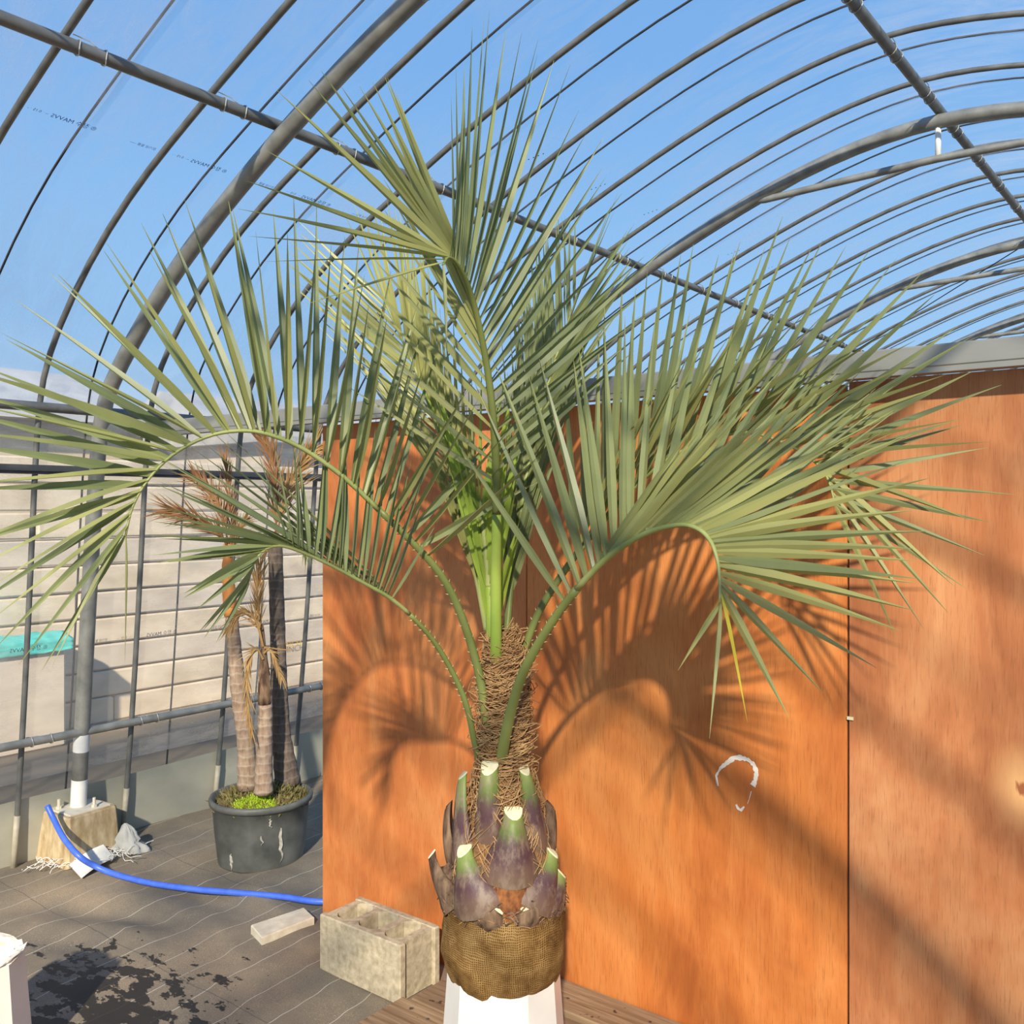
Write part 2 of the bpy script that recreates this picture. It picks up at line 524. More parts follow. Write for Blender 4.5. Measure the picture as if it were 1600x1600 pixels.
def floor_mat():
    m, nt, out = newmat('weed_mat')
    v = wcoords(nt)
    sp = nt.nodes.new('ShaderNodeSeparateXYZ'); nt.links.new(v, sp.inputs[0])
    big = noise_(nt, v, 2.2, 5, .6)
    c = ramp(nt, big, [(.30, (.155, .138, .116)), (.50, (.262, .215, .155)), (.70, (.385, .295, .195))])
    fine = noise_(nt, v, 330, 2, .5)
    c = mixc(nt, math_(nt, 'MULTIPLY', ramp(nt, fine, [(.42, (1, 1, 1)), (.6, (0, 0, 0))]), .45), c, (.085, .08, .073))
    wob = noise_(nt, v, 3.0, 2)
    xs = math_(nt, 'ADD', math_(nt, 'ADD', sp.outputs[0], math_(nt, 'MULTIPLY', sp.outputs[1], .10)), math_(nt, 'MULTIPLY', wob, .10))
    fr = math_(nt, 'FRACT', math_(nt, 'MULTIPLY', xs, 1/.155))
    line = math_(nt, 'LESS_THAN', fr, .018)
    c = mixc(nt, math_(nt, 'MULTIPLY', line, .85), c, (.55, .51, .44))
    fr2 = math_(nt, 'FRACT', math_(nt, 'MULTIPLY', math_(nt, 'ADD', sp.outputs[1], math_(nt, 'MULTIPLY', wob, .05)), 1/.62))
    c = mixc(nt, math_(nt, 'MULTIPLY', math_(nt, 'LESS_THAN', fr2, .006), .5), c, (.05, .05, .05))
    # pale grit scattered on the mat
    vo = nd(nt, 'ShaderNodeTexVoronoi', i_Scale=110.0); nt.links.new(v, vo.inputs['Vector'])
    gm = noise_(nt, v, 5, 3)
    grit = math_(nt, 'MULTIPLY', math_(nt, 'LESS_THAN', vo.outputs['Distance'], .16), math_(nt, 'GREATER_THAN', gm, .56))
    c = mixc(nt, math_(nt, 'MULTIPLY', grit, .8), c, (.50, .40, .26))
    # dark ragged patch, smoother than the mat around it
    sub = nd(nt, 'ShaderNodeVectorMath', operation='SUBTRACT'); nt.links.new(v, sub.inputs[0]); sub.inputs[1].default_value = (PATCH_C[0], PATCH_C[1], 0)
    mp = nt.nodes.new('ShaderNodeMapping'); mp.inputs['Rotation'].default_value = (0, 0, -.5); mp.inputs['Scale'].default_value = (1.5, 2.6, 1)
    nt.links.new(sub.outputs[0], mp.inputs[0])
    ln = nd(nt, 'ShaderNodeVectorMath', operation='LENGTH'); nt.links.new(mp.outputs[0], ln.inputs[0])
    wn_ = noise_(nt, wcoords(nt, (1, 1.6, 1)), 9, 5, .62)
    ragged = math_(nt, 'ADD', ln.outputs['Value'], math_(nt, 'MULTIPLY', math_(nt, 'SUBTRACT', wn_, .5), 4.2))
    ragged_m = ramp(nt, ragged, [(.42, (1, 1, 1)), (.50, (0, 0, 0))])
    c = mixc(nt, math_(nt, 'MULTIPLY', ragged_m, .93), c, (.018, .016, .014))
    rough = math_(nt, 'SUBTRACT', .85, math_(nt, 'MULTIPLY', ragged_m, .35))
    finish(nt, out, c, rough, fine, .25, .002, spec=.25)
    return m


PATCH_C = onZ(170, 1570, 0)
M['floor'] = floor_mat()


def wood_mat(name, c1, c2, seed):
    m, nt, out = newmat(name)
    v = coords(nt, (.06, 1, 1))
    ad = nd(nt, 'ShaderNodeVectorMath', operation='ADD'); nt.links.new(v, ad.inputs[0]); ad.inputs[1].default_value = (seed, seed*2.1, seed*.3)
    g = noise_(nt, ad.outputs[0], 70, 5, .6, .4)
    c = ramp(nt, g, [(.3, c1), (.68, c2)])
    sp = noise_(nt, wcoords(nt), 22, 2)
    c = mixc(nt, ramp(nt, sp, [(.68, (0, 0, 0)), (.71, (.85, .85, .85))]), c, (.05, .03, .02))
    finish(nt, out, c, .8, g, .4, .004, spec=.2)
    return m


M['plank1'] = wood_mat('weathered_plank', (.16, .095, .05), (.34, .23, .14), 2.0)
M['plank2'] = wood_mat('weathered_plank_b', (.20, .12, .06), (.40, .28, .17), 7.0)
M['outwall'] = simple('outside_concrete', (.60, .49, .35), (.88, .76, .60), 2.6, .9, .3, (1, 1, 2.2))
M['outwall2'] = simple('outside_concrete_grey', (.56, .48, .39), (.78, .68, .56), 2.4, .9, .3, (1, 1, 2.2))
M['house'] = simple('house_render', (.56, .45, .30), (.72, .60, .44), 2.0, .9, .1)
M['roofing'] = simple('house_roof', (.42, .41, .40), (.56, .54, .51), 4.0, .7, .2)
M['glass'] = simple('house_glass', (.05, .06, .08), (.09, .11, .14), 2.0, .15, 0)
M['outground'] = simple('outside_ground', (.10, .095, .085), (.30, .23, .15), 1.2, .95, .3)
M['teal'] = simple('teal_tarp', (.03, .52, .48), (.10, .72, .66), 7, .6, .3)
M['yellow'] = simple('yellow_letters', (.75, .45, .05), (.85, .55, .08), 20, .7, 0)

# ------------------------------------------------------------------ greenhouse frame
XC = -1.18
RIB = [(3.165, -.05), (3.075, .55), (3.01, 1.2), (2.95, 1.85), (2.915, 2.10), (2.79, 2.31), (2.53, 2.56), (2.20, 2.79), (1.90, 2.93), (1.65, 3.045), (1.20, 3.235), (.83, 3.37), (.50, 3.465), (.20, 3.52), (0, 3.53)]
MAIN = [(3.083, .20), (3.02, .85), (2.95, 1.5), (2.895, 1.944), (2.83, 2.10), (2.66, 2.27), (2.38, 2.503), (2.14, 2.66), (1.86, 2.82), (1.58, 2.962), (1.20, 3.135), (.88, 3.255), (.57, 3.35), (.25, 3.41), (0, 3.425)]


def full_arch(prof, n, off=0.0):
    """profile (u, z) of the left half mirrored to the right, offset outwards"""
    L = [Vector((XC-u, 0, z)) for u, z in prof]
    R = [Vector((XC+u, 0, z)) for u, z in prof[:-1]][::-1]
    P = spline(L+R, n)
    for it in range(max(2, n//20)):
        P = [P[0]]+[(P[i-1]+P[i]*2+P[i+1])*.25 for i in range(1, n-1)]+[P[-1]]
    if off:
        Q = []
        for i, p in enumerate(P):
            t = (P[min(i+1, n-1)]-P[max(i-1, 0)]).normalized()
            Q.append(p + Vector((-t.z, 0, t.x))*off)
        P = Q
    return P


RIB_Y0, RIB_DY = 1.43-.516*8, .516
NRIB = 35
Y_A, Y_B = RIB_Y0-.25, RIB_Y0+RIB_DY*(NRIB-1)+.25


def film_strip(P, z_lo, z_hi, side, ny):
    """sheet along Y over the part of the outline P between two heights"""
    mb = MB()
    if side == 0: Q = [p for p in P if p.z >= z_lo]
    elif side < 0: Q = [p for p in P if z_lo <= p.z <= z_hi and p.x < XC]
    else: Q = [p for p in P if z_lo <= p.z <= z_hi and p.x > XC]
    n = len(Q)
    for j in range(ny+1):
        y = Y_A+(Y_B-Y_A)*j/ny
        for p in Q:
            w = .004*mnoise.noise(Vector((p.x*3, y*4, p.z*3)))
            mb.v.append((p.x+w, y, p.z+w))
    for j in range(ny):
        for i in range(n-1):
            a = j*n+i
            mb.f.append((a, a+1, a+n+1, a+n)); mb.m.append(0)
    return mb


filmP = full_arch(RIB, 121, .022)
ceiling = film_strip(filmP, 2.04, 9, 0, 60).build('ceiling', M['film_roof'], smooth=True)
tag(ceiling, 'clear plastic film roof stretched over curved steel ribs', kind='structure')
wall_left = film_strip(filmP, .27, 2.10, -1, 60).build('wall_left', M['film_wall'], smooth=True)
tag(wall_left, 'hazy plastic film side wall behind the concrete footing', kind='structure')
wall_right = film_strip(filmP, .27, 2.10, 1, 60).build('wall_right', M['film_roof'], smooth=True)
tag(wall_right, 'clear plastic film side wall', kind='structure')

mb = MB(); mb.tube(full_arch(RIB, 61), .0128, 8)
rib_me = mb.mesh('arch_rib', M['galv_dark'], True)
mb = MB(); mb.tube(full_arch(RIB, 61, .030), .0048, 5)
strap_me = mb.mesh('film_strap', M['strap'], True)
MAIN_Y = [2.2-2.58, 2.2, 4.78, 7.36, 9.94]
for k in range(NRIB):
    y = RIB_Y0+RIB_DY*k
    link_copy('arch_rib', rib_me, (0, y, 0), ceiling)
    link_copy('film_strap', strap_me, (0, y+RIB_DY*.5-.03, 0), ceiling)

# purlins
def purlin(x, z, r, name='purlin', mt='galv_dark', parent=None):
    mb = MB()
    mb.tube([(x, Y_A+(Y_B-Y_A)*i/12, z) for i in range(13)], r, 10)
    return mb.build(name, M[mt], parent or ceiling, True)


PURL = (XC-1.635, 2.992)
purlin(*PURL, .021)
purlin(XC+1.635, 2.992, .021)
purlin(XC, 3.480, .023)
purlin(XC-2.885, 2.02, .021, parent=wall_left)
purlin(XC-3.035, .565, .019, 'wall_pipe', 'galv', wall_left)
mb = MB(); mb.box((XC-2.945, Y_A, 1.735), (XC-2.925, Y_B, 1.775)); mb.box((XC-2.93, Y_A, 1.748), (XC-2.915, Y_B, 1.760))
mb.build('film_lock_rail', M['rail'], wall_left)

# wire clips where ribs cross the purlins
def clip_mesh(r):
    mb = MB()
    for yy in (0.0, .085):
        mb.tube([(math.cos(a)*(r+.003), yy+.004*math.sin(2*a), math.sin(a)*(r+.003)) for a in [i*math.pi/6 for i in range(13)]], .0022, 4)
    mb.tube([(-r*.7, -.012, r+.03), (-r, .0, r*.3)], .0022, 4)
    mb.tube([(0, .0, r+.034), (.004, .05, r+.025), (0, .085, r+.002)], .0022, 4)
    return mb.mesh('wire_clip', M['wire'])
clip_me = clip_mesh(.021)
clip_me2 = clip_mesh(.023)
clip_me3 = clip_mesh(.019)
for k in range(7, 24):
    y = RIB_Y0+RIB_DY*k
    o = link_copy('wire_clip', clip_me, (PURL[0], y+.02, PURL[1]), ceiling, (0, math.radians(-28), 0))
    link_copy('wire_clip', clip_me2, (XC, y+.02, 3.480), ceiling)
for k in range(8, 13):
    link_copy('wire_clip', clip_me3, (XC-3.035, RIB_Y0+RIB_DY*k+.02, .565), wall_left, (0, math.radians(-80), 0))

# heavy main arches with tie rod and strut
mb = MB(); mb.tube(full_arch(MAIN, 61), .034, 12); main_me = mb.mesh('main_arch', M['galv'], True)
mb = MB(); mb.tube([(XC-.95, 0, 3.225), (XC-.86, 0, 3.222), (XC, 0, 3.245), (XC+.86, 0, 3.222), (XC+.95, 0, 3.225)], [.016, .019, .019, .019, .016], 10); tie_me = mb.mesh('tie_rod', M['galv'], True)
mb = MB(); mb.tube([(XC, 0, 3.235), (XC, 0, 3.41)], .0135, 8); strut_me = mb.mesh('strut', M['white_metal'], True)
mb = MB(); mb.tube([(0, 0, 0), (.13, 0, .03), (.19, 0, .05)], [.040, .041, .030], 12); 
slv_me = mb.mesh('pipe_sleeve', M['galv'], True)
for y in MAIN_Y:
    a = link_copy('main_arch', main_me, (0, y, 0), ceiling)
    link_copy('tie_rod', tie_me, (0, y, 0), a)
    link_copy('strut', strut_me, (0, y, 0), a)
# short diagonal brace wire between main arches
mb = MB(); mb.tube([(XC-.05, 7.36, 3.42), (XC-2.6, 8.8, 2.55)], .004, 5); mb.build('brace_wire', M['strap'], ceiling)
# white paint bands on the foot of the main post beside the hose
mb = MB()
def band(z0, z1, r=.0352):
    pr = [(XC-3.083+(z-.20)*.0965, 2.2, z) for z in (z0, z1)]
    mb.tube(pr, r, 16, False)
band(.215, .345); band(.475, .555)
mb.build('paint_band', M['white_metal'], ceiling, True)

# grey vinyl skirt at the foot of the film wall
mb = MB()
ny = 80
prof = [(XC-3.19, -.03), (XC-3.175, .05), (XC-3.155, .17), (XC-3.135, .295)]
for j in range(ny+1):
    y = Y_A+(Y_B-Y_A)*j/ny
    for x, z in prof:
        mb.v.append((x+.008*mnoise.noise(Vector((y*2.5, z*9, 3))), y, z+(.012*mnoise.noise(Vector((y*1.5, 5, 1))) if z > .25 else 0)))
for j in range(ny):
    for i in range(3):
        a = j*4+i; mb.f.append((a, a+1, a+5, a+4)); mb.m.append(0)
sk = mb.build('baseboard_left', M['skirt'], smooth=True)
tag(sk, 'grey vinyl skirt along the foot of the film wall', kind='structure')

# ------------------------------------------------------------------ floor and outside
mb = MB()
nx, ny = 130, 150
X0, X1, YY0, YY1 = XC-3.2, XC+3.2, -2.6, 6.4
def floor_z(x, y):
    z = .010*mnoise.noise(Vector((x*1.3, y*1.3, 0)))+.004*mnoise.noise(Vector((x*4, y*4, 2)))
    # folds of the mat around the pot and the footing
    f = math.exp(-((x+3.45)**2+(y-2.30)**2)/.40)
    z += .042*f*mnoise.noise(Vector((x*3.2+y*2.0, y*5.5-x*3, 7)))
    return z-.006
for j in range(ny+1):
    for i in range(nx+1):
        x = X0+(X1-X0)*i/nx; y = YY0+(YY1-YY0)*j/ny
        mb.v.append((x, y, floor_z(x, y)))
for j in range(ny):
    for i in range(nx):
        a = j*(nx+1)+i; mb.f.append((a, a+1, a+nx+2, a+nx+1)); mb.m.append(0)
mb.box((X0, YY1, -.05), (X1, Y_B, -.006))
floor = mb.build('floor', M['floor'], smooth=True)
tag(floor, 'grey woven weed mat with white lines and a dark ragged patch', kind='structure')

mb = MB()
mb.add([(-60, -40, -.08), (40, -40, -.08), (40, 60, -.08), (-60, 60, -.08)], [(0, 1, 2, 3)])
og = mb.build('outside_ground', M['outground'])
tag(og, 'bare brown ground outside the greenhouse', kind='structure')

ow = empty('retaining_wall', (-7.0, 4, -.08), 'pale concrete retaining wall of stacked courses outside the film', 'wall')
rng = random.Random(3)
for r in range(10):
    z = -.08+r*.205
    x = 0
    y = -2.5-rng.random()*3
    while y < 16:
        L = 5.5+rng.random()*3
        mb = MB()
        j = rng.uniform(-.012, .012)
        mb.chamfer_box((-7.0-.2+j, y, z), (-7.0+j, y+L-.018, z+.192), .012)
        mb.build('concrete_course', M['outwall'] if rng.random() < .7 else M['outwall2'], ow)
        y += L

def house(px, wpx, top_z, x, y0, y1, label, mt):
    h = empty('house', (x, (y0+y1)/2, -.08), label, 'building')
    mb = MB(); mb.box((x-5, y0, -.08), (x, y1, top_z)); mb.build('house_wall', M[mt], h)
    mb = MB(); mb.add([(x-5.3, y0-.3, top_z), (x+.4, y0-.3, top_z), (x+.4, y1+.3, top_z), (x-5.3, y1+.3, top_z), (x-2.5, y0-.3, top_z+1.0), (x-2.5, y1+.3, top_z+1.0)],
                      [(0, 3, 2, 1), (0, 1, 4), (1, 2, 5, 4), (2, 3, 5), (3, 0, 4, 5)]); mb.build('house_roof', M['roofing'], h)
    n = int((y1-y0)//2.2)
    for i in range(n):
        yc = y0+1.1+i*2.2
        mb = MB(); mb.box((x-.03, yc-.45, top_z-1.4), (x+.03, yc+.45, top_z-.5)); w = mb.build('house_window', M['white_metal'], h)
        mb = MB(); mb.box((x+.02, yc-.38, top_z-1.33), (x+.045, yc+.38, top_z-.57)); mb.build('pane', M['glass'], w)
house(0, 0, 2.7, -12.5, -1.0, 7.4, 'tan rendered house beyond the retaining wall', 'house')
house(0, 0, 2.6, -12.5, 9.5, 17.5, 'grey concrete house beyond the retaining wall', 'outwall2')

# teal tarp over a low stack against the outside wall
mb = MB(); mb.chamfer_box((-6.95, 2.66, -.085), (-6.55, 3.30, .63), .02)
tag(mb.build('stacked_crate', M['outwall2']), 'grey crate under the teal tarpaulin outside the film', 'crate')
mb = MB()
n, m_ = 24, 14
for j in range(m_+1):
    for i in range(n+1):
        u = i/n; v = j/m_
        # profile: hangs down the front, lies over the top
        if v < .5: p = Vector((-6.525, 0, .585+.075*v*2))
        else: p = Vector((-6.525-.40*(v-.5)*2, 0, .66+.04*math.sin((v-.5)*2*math.pi)))
        p.y = 2.62+u*.72
        k = mnoise.noise(Vector((u*7, v*5, 1)))
        p += Vector((.03*abs(k), .01*k, .025*abs(k)))
        mb.v.append(tuple(p))
for j in range(m_):
    for i in range(n):
        a = j*(n+1)+i; mb.f.append((a, a+1, a+n+2, a+n+1)); mb.m.append(0)
o = mb.build('tarp', M['teal'], smooth=True)
sm = o.modifiers.new('thickness', 'SOLIDIFY'); sm.thickness = .004
tag(o, 'teal tarpaulin draped over the crate outside the film', 'tarp')


def text_mesh(txt, size, mt, name='print'):
    cu = bpy.data.curves.new(name, 'FONT')
    cu.body = txt; cu.size = size; cu.resolution_u = 2
    ob = bpy.data.objects.new(name, cu)
    COL.objects.link(ob)
    bpy.context.view_layer.update()
    dg = bpy.context.evaluated_depsgraph_get()
    me = bpy.data.meshes.new_from_object(ob.evaluated_get(dg))
    bpy.data.objects.remove(ob); bpy.data.curves.remove(cu)
    me.materials.clear(); me.materials.append(mt)
    return me


def basis(o, xa, ya):
    xa = Vector(xa).normalized(); ya = Vector(ya); ya = (ya-xa*ya.dot(xa)).normalized()
    za = xa.cross(ya)
    R = Matrix((xa, ya, za)).transposed().to_4x4()
    R.translation = Vector(o)
    return R


# mirrored maker's print on the film (printed on its outer face)
def film_text(txt, size, mt, parent, pos, up, mirror=True):
    me = text_mesh(txt, size, mt, 'film_print')
    if mirror: me.transform(Matrix.Scale(-1, 4, (1, 0, 0)))
    o = bpy.data.objects.new('film_print', me)
    COL.objects.link(o); o.parent = parent
    R = basis(pos, (0, 1, 0), up)
    R.translation -= world_loc(parent)
    o.matrix_local = R
    return o


def film_at(u_left):
    best = min(filmP, key=lambda p: abs((XC-p.x)-u_left))
    i = filmP.index(best)
    t = (filmP[i+1]-filmP[i-1]).normalized()
    nrm = Vector((-t.z, 0, t.x))
    return best, t, nrm


for ym in (1.70, 2.23, 2.76, 3.29, 3.82, 4.35):
    p, t, nrm = film_at(2.02)
    o = Vector((p.x, ym, p.z))-nrm*.006
    film_text('® 장수 MAVVS', .025, M['print'], ceiling, o, t)
    film_text('-- · 0.15 · -', .016, M['print'], ceiling, o-Vector((0, .165, 0))+t*.004, t)
    film_text('장기성 필름 -----', .015, M['print'], ceiling, o+Vector((0, .23, 0)), t)
p = filmP[min(range(len(filmP)), key=lambda i: abs(filmP[i].z-1.02) if filmP[i].x < XC else 9)]
for ym in (2.02, 2.66, 3.30):
    film_text('® 장수 MAVVS', .026, M['print_dark'], wall_left, (p.x+.012, ym+.02, p.z), (.1, 0, 1))
    film_text('-- · 0.15 · --', .016, M['print_dark'], wall_left, (p.x+.012, ym-.22, p.z+.004), (.1, 0, 1))
    film_text('장기성 필름 ---', .015, M['print_dark'], wall_left, (p.x+.012, ym+.30, p.z+.004), (.1, 0, 1))
# rows of ink dots on the roof film
for k in range(8):
    p, t, nrm = film_at(1.42)
    mb = MB()
    for q in range(4):
        c = Vector((p.x, 3.42+k*.516+.012*q, p.z))-nrm*.006+t*(.02*q)
        mb.add([c+t*.004*math.cos(a)+Vector((0, .004*math.sin(a), 0)) for a in [i*math.pi/3 for i in range(6)]], [tuple(range(6))])
    mb.build('ink_dots', M['print'], ceiling)
# yellow lettering outside
me = text_mesh('INCH', .085, M['yellow'], 'sign_lettering')
so = bpy.data.objects.new('lettering', me); COL.objects.link(so); so.parent = ow
so.matrix_local = basis(Vector((-6.955, 5.50, .30))-Vector(ow.location), (0, 1, 0), (0, 0, 1))
so['label'] = 'small yellow lettering'

# ------------------------------------------------------------------ beam and plywood partition
YP = 2.45
mb = MB(); mb.chamfer_box((-4.10, 2.365, 1.926), (2.0, 2.415, 1.980), .004)
mb.box((-4.10, 2.368, 1.914), (2.0, 2.412, 1.927))
beam = mb.build('trim_1', M['beam']); tag(beam, 'grey steel tie beam above the plywood panels', kind='structure')
mb = MB(); mb.box((-4.115, 2.20, 1.905), (-4.03, 2.375, 1.975)); mb.build('bracket', M['galv'], beam)

def panel(x0, x1, z0, z1, mt, label, tilt=0, yoff=0):
    mb = MB()
    mb.chamfer_box((0, 0, 0), (x1-x0, .012, z1-z0), .0015)
    o = mb.build('plywood_panel', M[mt])
    o.location = (x0, YP+yoff, z0)
    o.rotation_euler = (0, tilt, 0)
    tag(o, label, 'panel')
    return o
pa = panel(-2.868, -1.868, -.01, 1.912, 'ply_a', 'orange plywood panel rising behind the concrete block', 0, .008)
pb = panel(-1.858, -.826, -.01, 1.912, 'ply_b', 'orange plywood panel with a white paint ring, beside the burlap root ball')
pc = panel(-.820, .40, -.01, 1.918, 'ply_c', 'pinkish orange plywood panel with a pale knot')
# steel uprights behind the joints
for i, x in enumerate((-1.863, -.825)):
    mb = MB(); mb.box((x-.02, YP+.022, 0), (x+.02, YP+.05, 1.90))
    o = mb.build('steel_upright', M['galv'])
    tag(o, ['grey steel upright behind the joint next to the palm', 'grey steel upright behind the joint at the pale knotted panel'][i], 'post')

# white paint ring on the middle panel
mb = MB()
rr = random.Random(5)
ring = [(1122, 1228, 3), (1119, 1212, 4), (1126, 1200, 5), (1136, 1192, 10), (1147, 1184, 11), (1158, 1184, 10), (1169, 1187, 8), (1178, 1195, 9), (1182, 1207, 8), (1180, 1220, 8), (1175, 1230, 10)]
def strip_on_panel(pts, off=.0015):
    P = [(onY(x, y, YP-off), w/FPX*2.75*.75) for x, y, w in pts]
    vs = []
    for i, (p, w) in enumerate(P):
        t = (P[min(i+1, len(P)-1)][0]-P[max(i-1, 0)][0]).normalized()
        nn = t.cross(Vector((0, 1, 0)))
        k = w*.5*(1+rr.uniform(-.3, .3))
        vs += [p+nn*k, p-nn*k, p+nn*k*.9+Vector((0, -.0012, 0)), p-nn*k*.9+Vector((0, -.0012, 0))]
    fs = []
    for i in range(len(P)-1):
        a = i*4; b = a+4
        fs += [(a+2, b+2, b+3, a+3), (a, b, b+2, a+2), (a+3, b+3, b+1, a+1)]
    mb.add(vs, fs)
dense = []
for i in range(len(ring)-1):
    for q in range(4):
        a, b = ring[i], ring[i+1]
        dense.append(tuple(a[k]+(b[k]-a[k])*q/4 for k in range(3)))
strip_on_panel(dense)
strip_on_panel([(1150, 1257, 3), (1153, 1263, 7), (1158, 1266, 7), (1163, 1260, 4)])
strip_on_panel([(1174, 1236, 2), (1171, 1248, 1.5), (1168, 1256, 1)])
mb.build('paint_ring', M['paint'], pb)
mb = MB(); c = onY(1326, 1122, YP-.004)
mb.box((c.x-.004, c.y-.002, c.z-.004), (c.x+.012, c.y+.003, c.z+.004)); mb.build('wood_chip', M['cut'], pc)

# ------------------------------------------------------------------ plank deck
deck = empty('plank_deck', (-1.0, 1.8, 0), 'weathered grey-brown plank deck under the palm stand', 'deck')
edges = [2.445, 2.285, 2.075, 1.87, 1.665, 1.46, 1.25]
for i in range(6):
    y1, y0 = edges[i], edges[i+1]+.008
    x0 = [-2.00, -2.025, -2.05, -2.03, -2.04, -2.03][i]
    z1 = [.112, .100, .100, .101, .099, .1][i]
    mb = MB(); mb.chamfer_box((x0, y0, z1-.032), (.55, y1, z1), .003)
    o = mb.build('plank', M['plank1'] if i % 2 else M['plank2'], deck, org=(x0, y0, 0))
    for xx in (-1.90, -.2):
        for yy in (.25, .75):
            mb = MB(); mb.tube([(xx, y0+(y1-y0)*yy, z1-.01), (xx, y0+(y1-y0)*yy, z1+.0015)], .005, 8); mb.build('nail', M['rail'], o)
for x in (-1.93, -.9, .1):
    mb = MB(); mb.box((x-.04, 1.27, -.01), (x+.04, 2.44, .0695)); mb.build('bearer', M['plank1'], deck)

# ------------------------------------------------------------------ concrete hollow block
def hollow_block():
    BX, BY, BZ = .39, .19, .19
    c = onZ(625, 1571, 0)
    ob = empty('concrete_block', (c.x-BX/2, c.y+BY/2, 0), 'hollow concrete block lying in front of the plywood', 'concrete block')
    mb = MB()
    x0, y0 = c.x-BX, c.y
    t = .028
    def slab(ax, ay, bx, by): mb.chamfer_box((ax, ay, -.004), (bx, by, BZ), .004)
    slab(x0, y0, x0+BX, y0+t)
    slab(x0, y0+BY-t, x0+BX, y0+BY)
    e_ = .012
    xs = [x0+e_, x0+.118, x0+.243, x0+BX-e_-t]
    for xw in xs:
        mb.box((xw, y0+t-.006, 0), (xw+t, y0+BY-t+.006, BZ-.003))
    # rounded cell corners
    for i in range(3):
        ax, bx = xs[i]+t, xs[i+1]
        for (cx_, sx) in ((ax, 1), (bx, -1)):
            for (cy_, sy) in ((y0+t, 1), (y0+BY-t, -1)):
                k = .028
                tri = [(cx_-.004*sx, cy_-.004*sy), (cx_+k*sx, cy_-.004*sy), (cx_+k*.35*sx, cy_+k*.35*sy), (cx_-.004*sx, cy_+k*sy)]
                if sx*sy < 0: tri = tri[::-1]
                vs = [(x, y, .002) for x, y in tri]+[(x, y, BZ-.002) for x, y in tri]
                mb.add(vs, [(3, 2, 1, 0), (4, 5, 6, 7)]+[(q, (q+1) % 4, 4+(q+1) % 4, 4+q) for q in range(4)])
    mb.build('block_body', M['concrete'], ob)
hollow_block()

# pale slab on the mat
mb = MB()
q = [onZ(392, 1456, .004), onZ(409, 1476, .004), onZ(491, 1443, .004), onZ(475, 1428, .004)]
top = [p+Vector((0, 0, .022)) for p in q]
ctr = sum(q, Vector())/4
topi = [p+(Vector((ctr.x, ctr.y, p.z))-p)*.03+Vector((0, 0, .004)) for p in top]
vs = [p-Vector((0, 0, .012)) for p in q]+top+topi
mb.add(vs, [(0, 1, 2, 3), (8, 11, 10, 9)]+[(a+i, a+4+i, a+4+(i+1) % 4, a+(i+1) % 4) for a in (0, 4) for i in range(4)])
tag(mb.build('slab', M['slab']), 'flat cream stone slab on the weed mat beside the concrete block', 'slab')

# ------------------------------------------------------------------ footing, bolts
fc = Vector((XC-3.083-.0, 2.2, 0))
ft = empty('concrete_footing', fc, 'tapered stained concrete footing carrying the grey steel post', 'footing')
mb = MB()
rot = Matrix.Rotation(math.radians(4), 4, 'Z')
def sq(h, z, c):
    pts = [(-h+c, -h), (h-c, -h), (h, -h+c), (h, h-c), (h-c, h), (-h+c, h), (-h, h-c), (-h, -h+c)]
    return [fc+rot @ Vector((x, y, z)) for x, y in pts]
rings = [sq(.136, -.02, .012), sq(.122, .205, .012), sq(.117, .212, .01)]
vs = [p for r in rings for p in r]
fs = [tuple(range(16, 24)), tuple(range(7, -1, -1))]+[(a*8+i, a*8+(i+1) % 8, a*8+8+(i+1) % 8, a*8+8+i) for a in (0, 1) for i in range(8)]
mb.add(vs, fs); mb.build('footing_block', M['footing'], ft)
mb = MB(); mb.chamfer_box((-.10, -.10, .210), (.10, .10, .219), .002, Matrix.Translation(fc) @ rot); mb.build('base_plate', M['slab'], ft)
for (bx, by) in ((-.03, -.075), (.08, .03)):
    mb = MB(); b = fc+rot @ Vector((bx, by, 0))
    mb.tube([b+Vector((0, 0, .215)), b+Vector((0, 0, .262))], .007, 8)
    mb.tube([b+Vector((0, 0, .219)), b+Vector((0, 0, .231))], .013, 6)
    mb.build('anchor_bolt', M['slab'], ft)

# ------------------------------------------------------------------ blue hose
hp = [W(74, 1259, 4.16), W(84, 1280, 4.14), W(100, 1310, 4.08), W(124, 1338, 4.02), onZ(150, 1354, .055), onZ(180, 1366, .028), onZ(235, 1380, .012), onZ(300, 1389, .012), onZ(370, 1395, .012), onZ(440, 1401, .012), onZ(505, 1409, .012)]
hp += [Vector((-2.75, 2.72, .012)), Vector((-2.2, 3.0, .012))]
mb = MB(); mb.tube(spline(hp, 80), .0125, 10)
tag(mb.build('hose', M['hose'], smooth=True), 'blue garden hose curling from the footing across the mat', 'hose')

# ribbed white sheet scrap, grey cloth and string
mb = MB()
A, B_, C_, D_ = onZ(108, 1352, .008), onZ(127, 1373, .006), onZ(179, 1341, .008), onZ(161, 1320, .06)
n = 26
for i in range(n+1):
    for j in range(9):
        u, v = i/n, j/8
        p = (A*(1-u)+B_*u)*(1-v)+(D_*(1-u)+C_*u)*v
        p = p+Vector((0, 0, .010*math.sin(v*math.pi)+.0028*(i % 2)))
        mb.v.append(tuple(p))
for i in range(n):
    for j in range(8):
        a = i*9+j; mb.f.append((a, a+1, a+10, a+9)); mb.m.append(0)
o = mb.build('plastic_sheet_scrap', M['string'])
sm = o.modifiers.new('thickness', 'SOLIDIFY'); sm.thickness = .002
tag(o, 'ribbed white plastic scrap lying against the concrete footing under the hose', 'scrap')

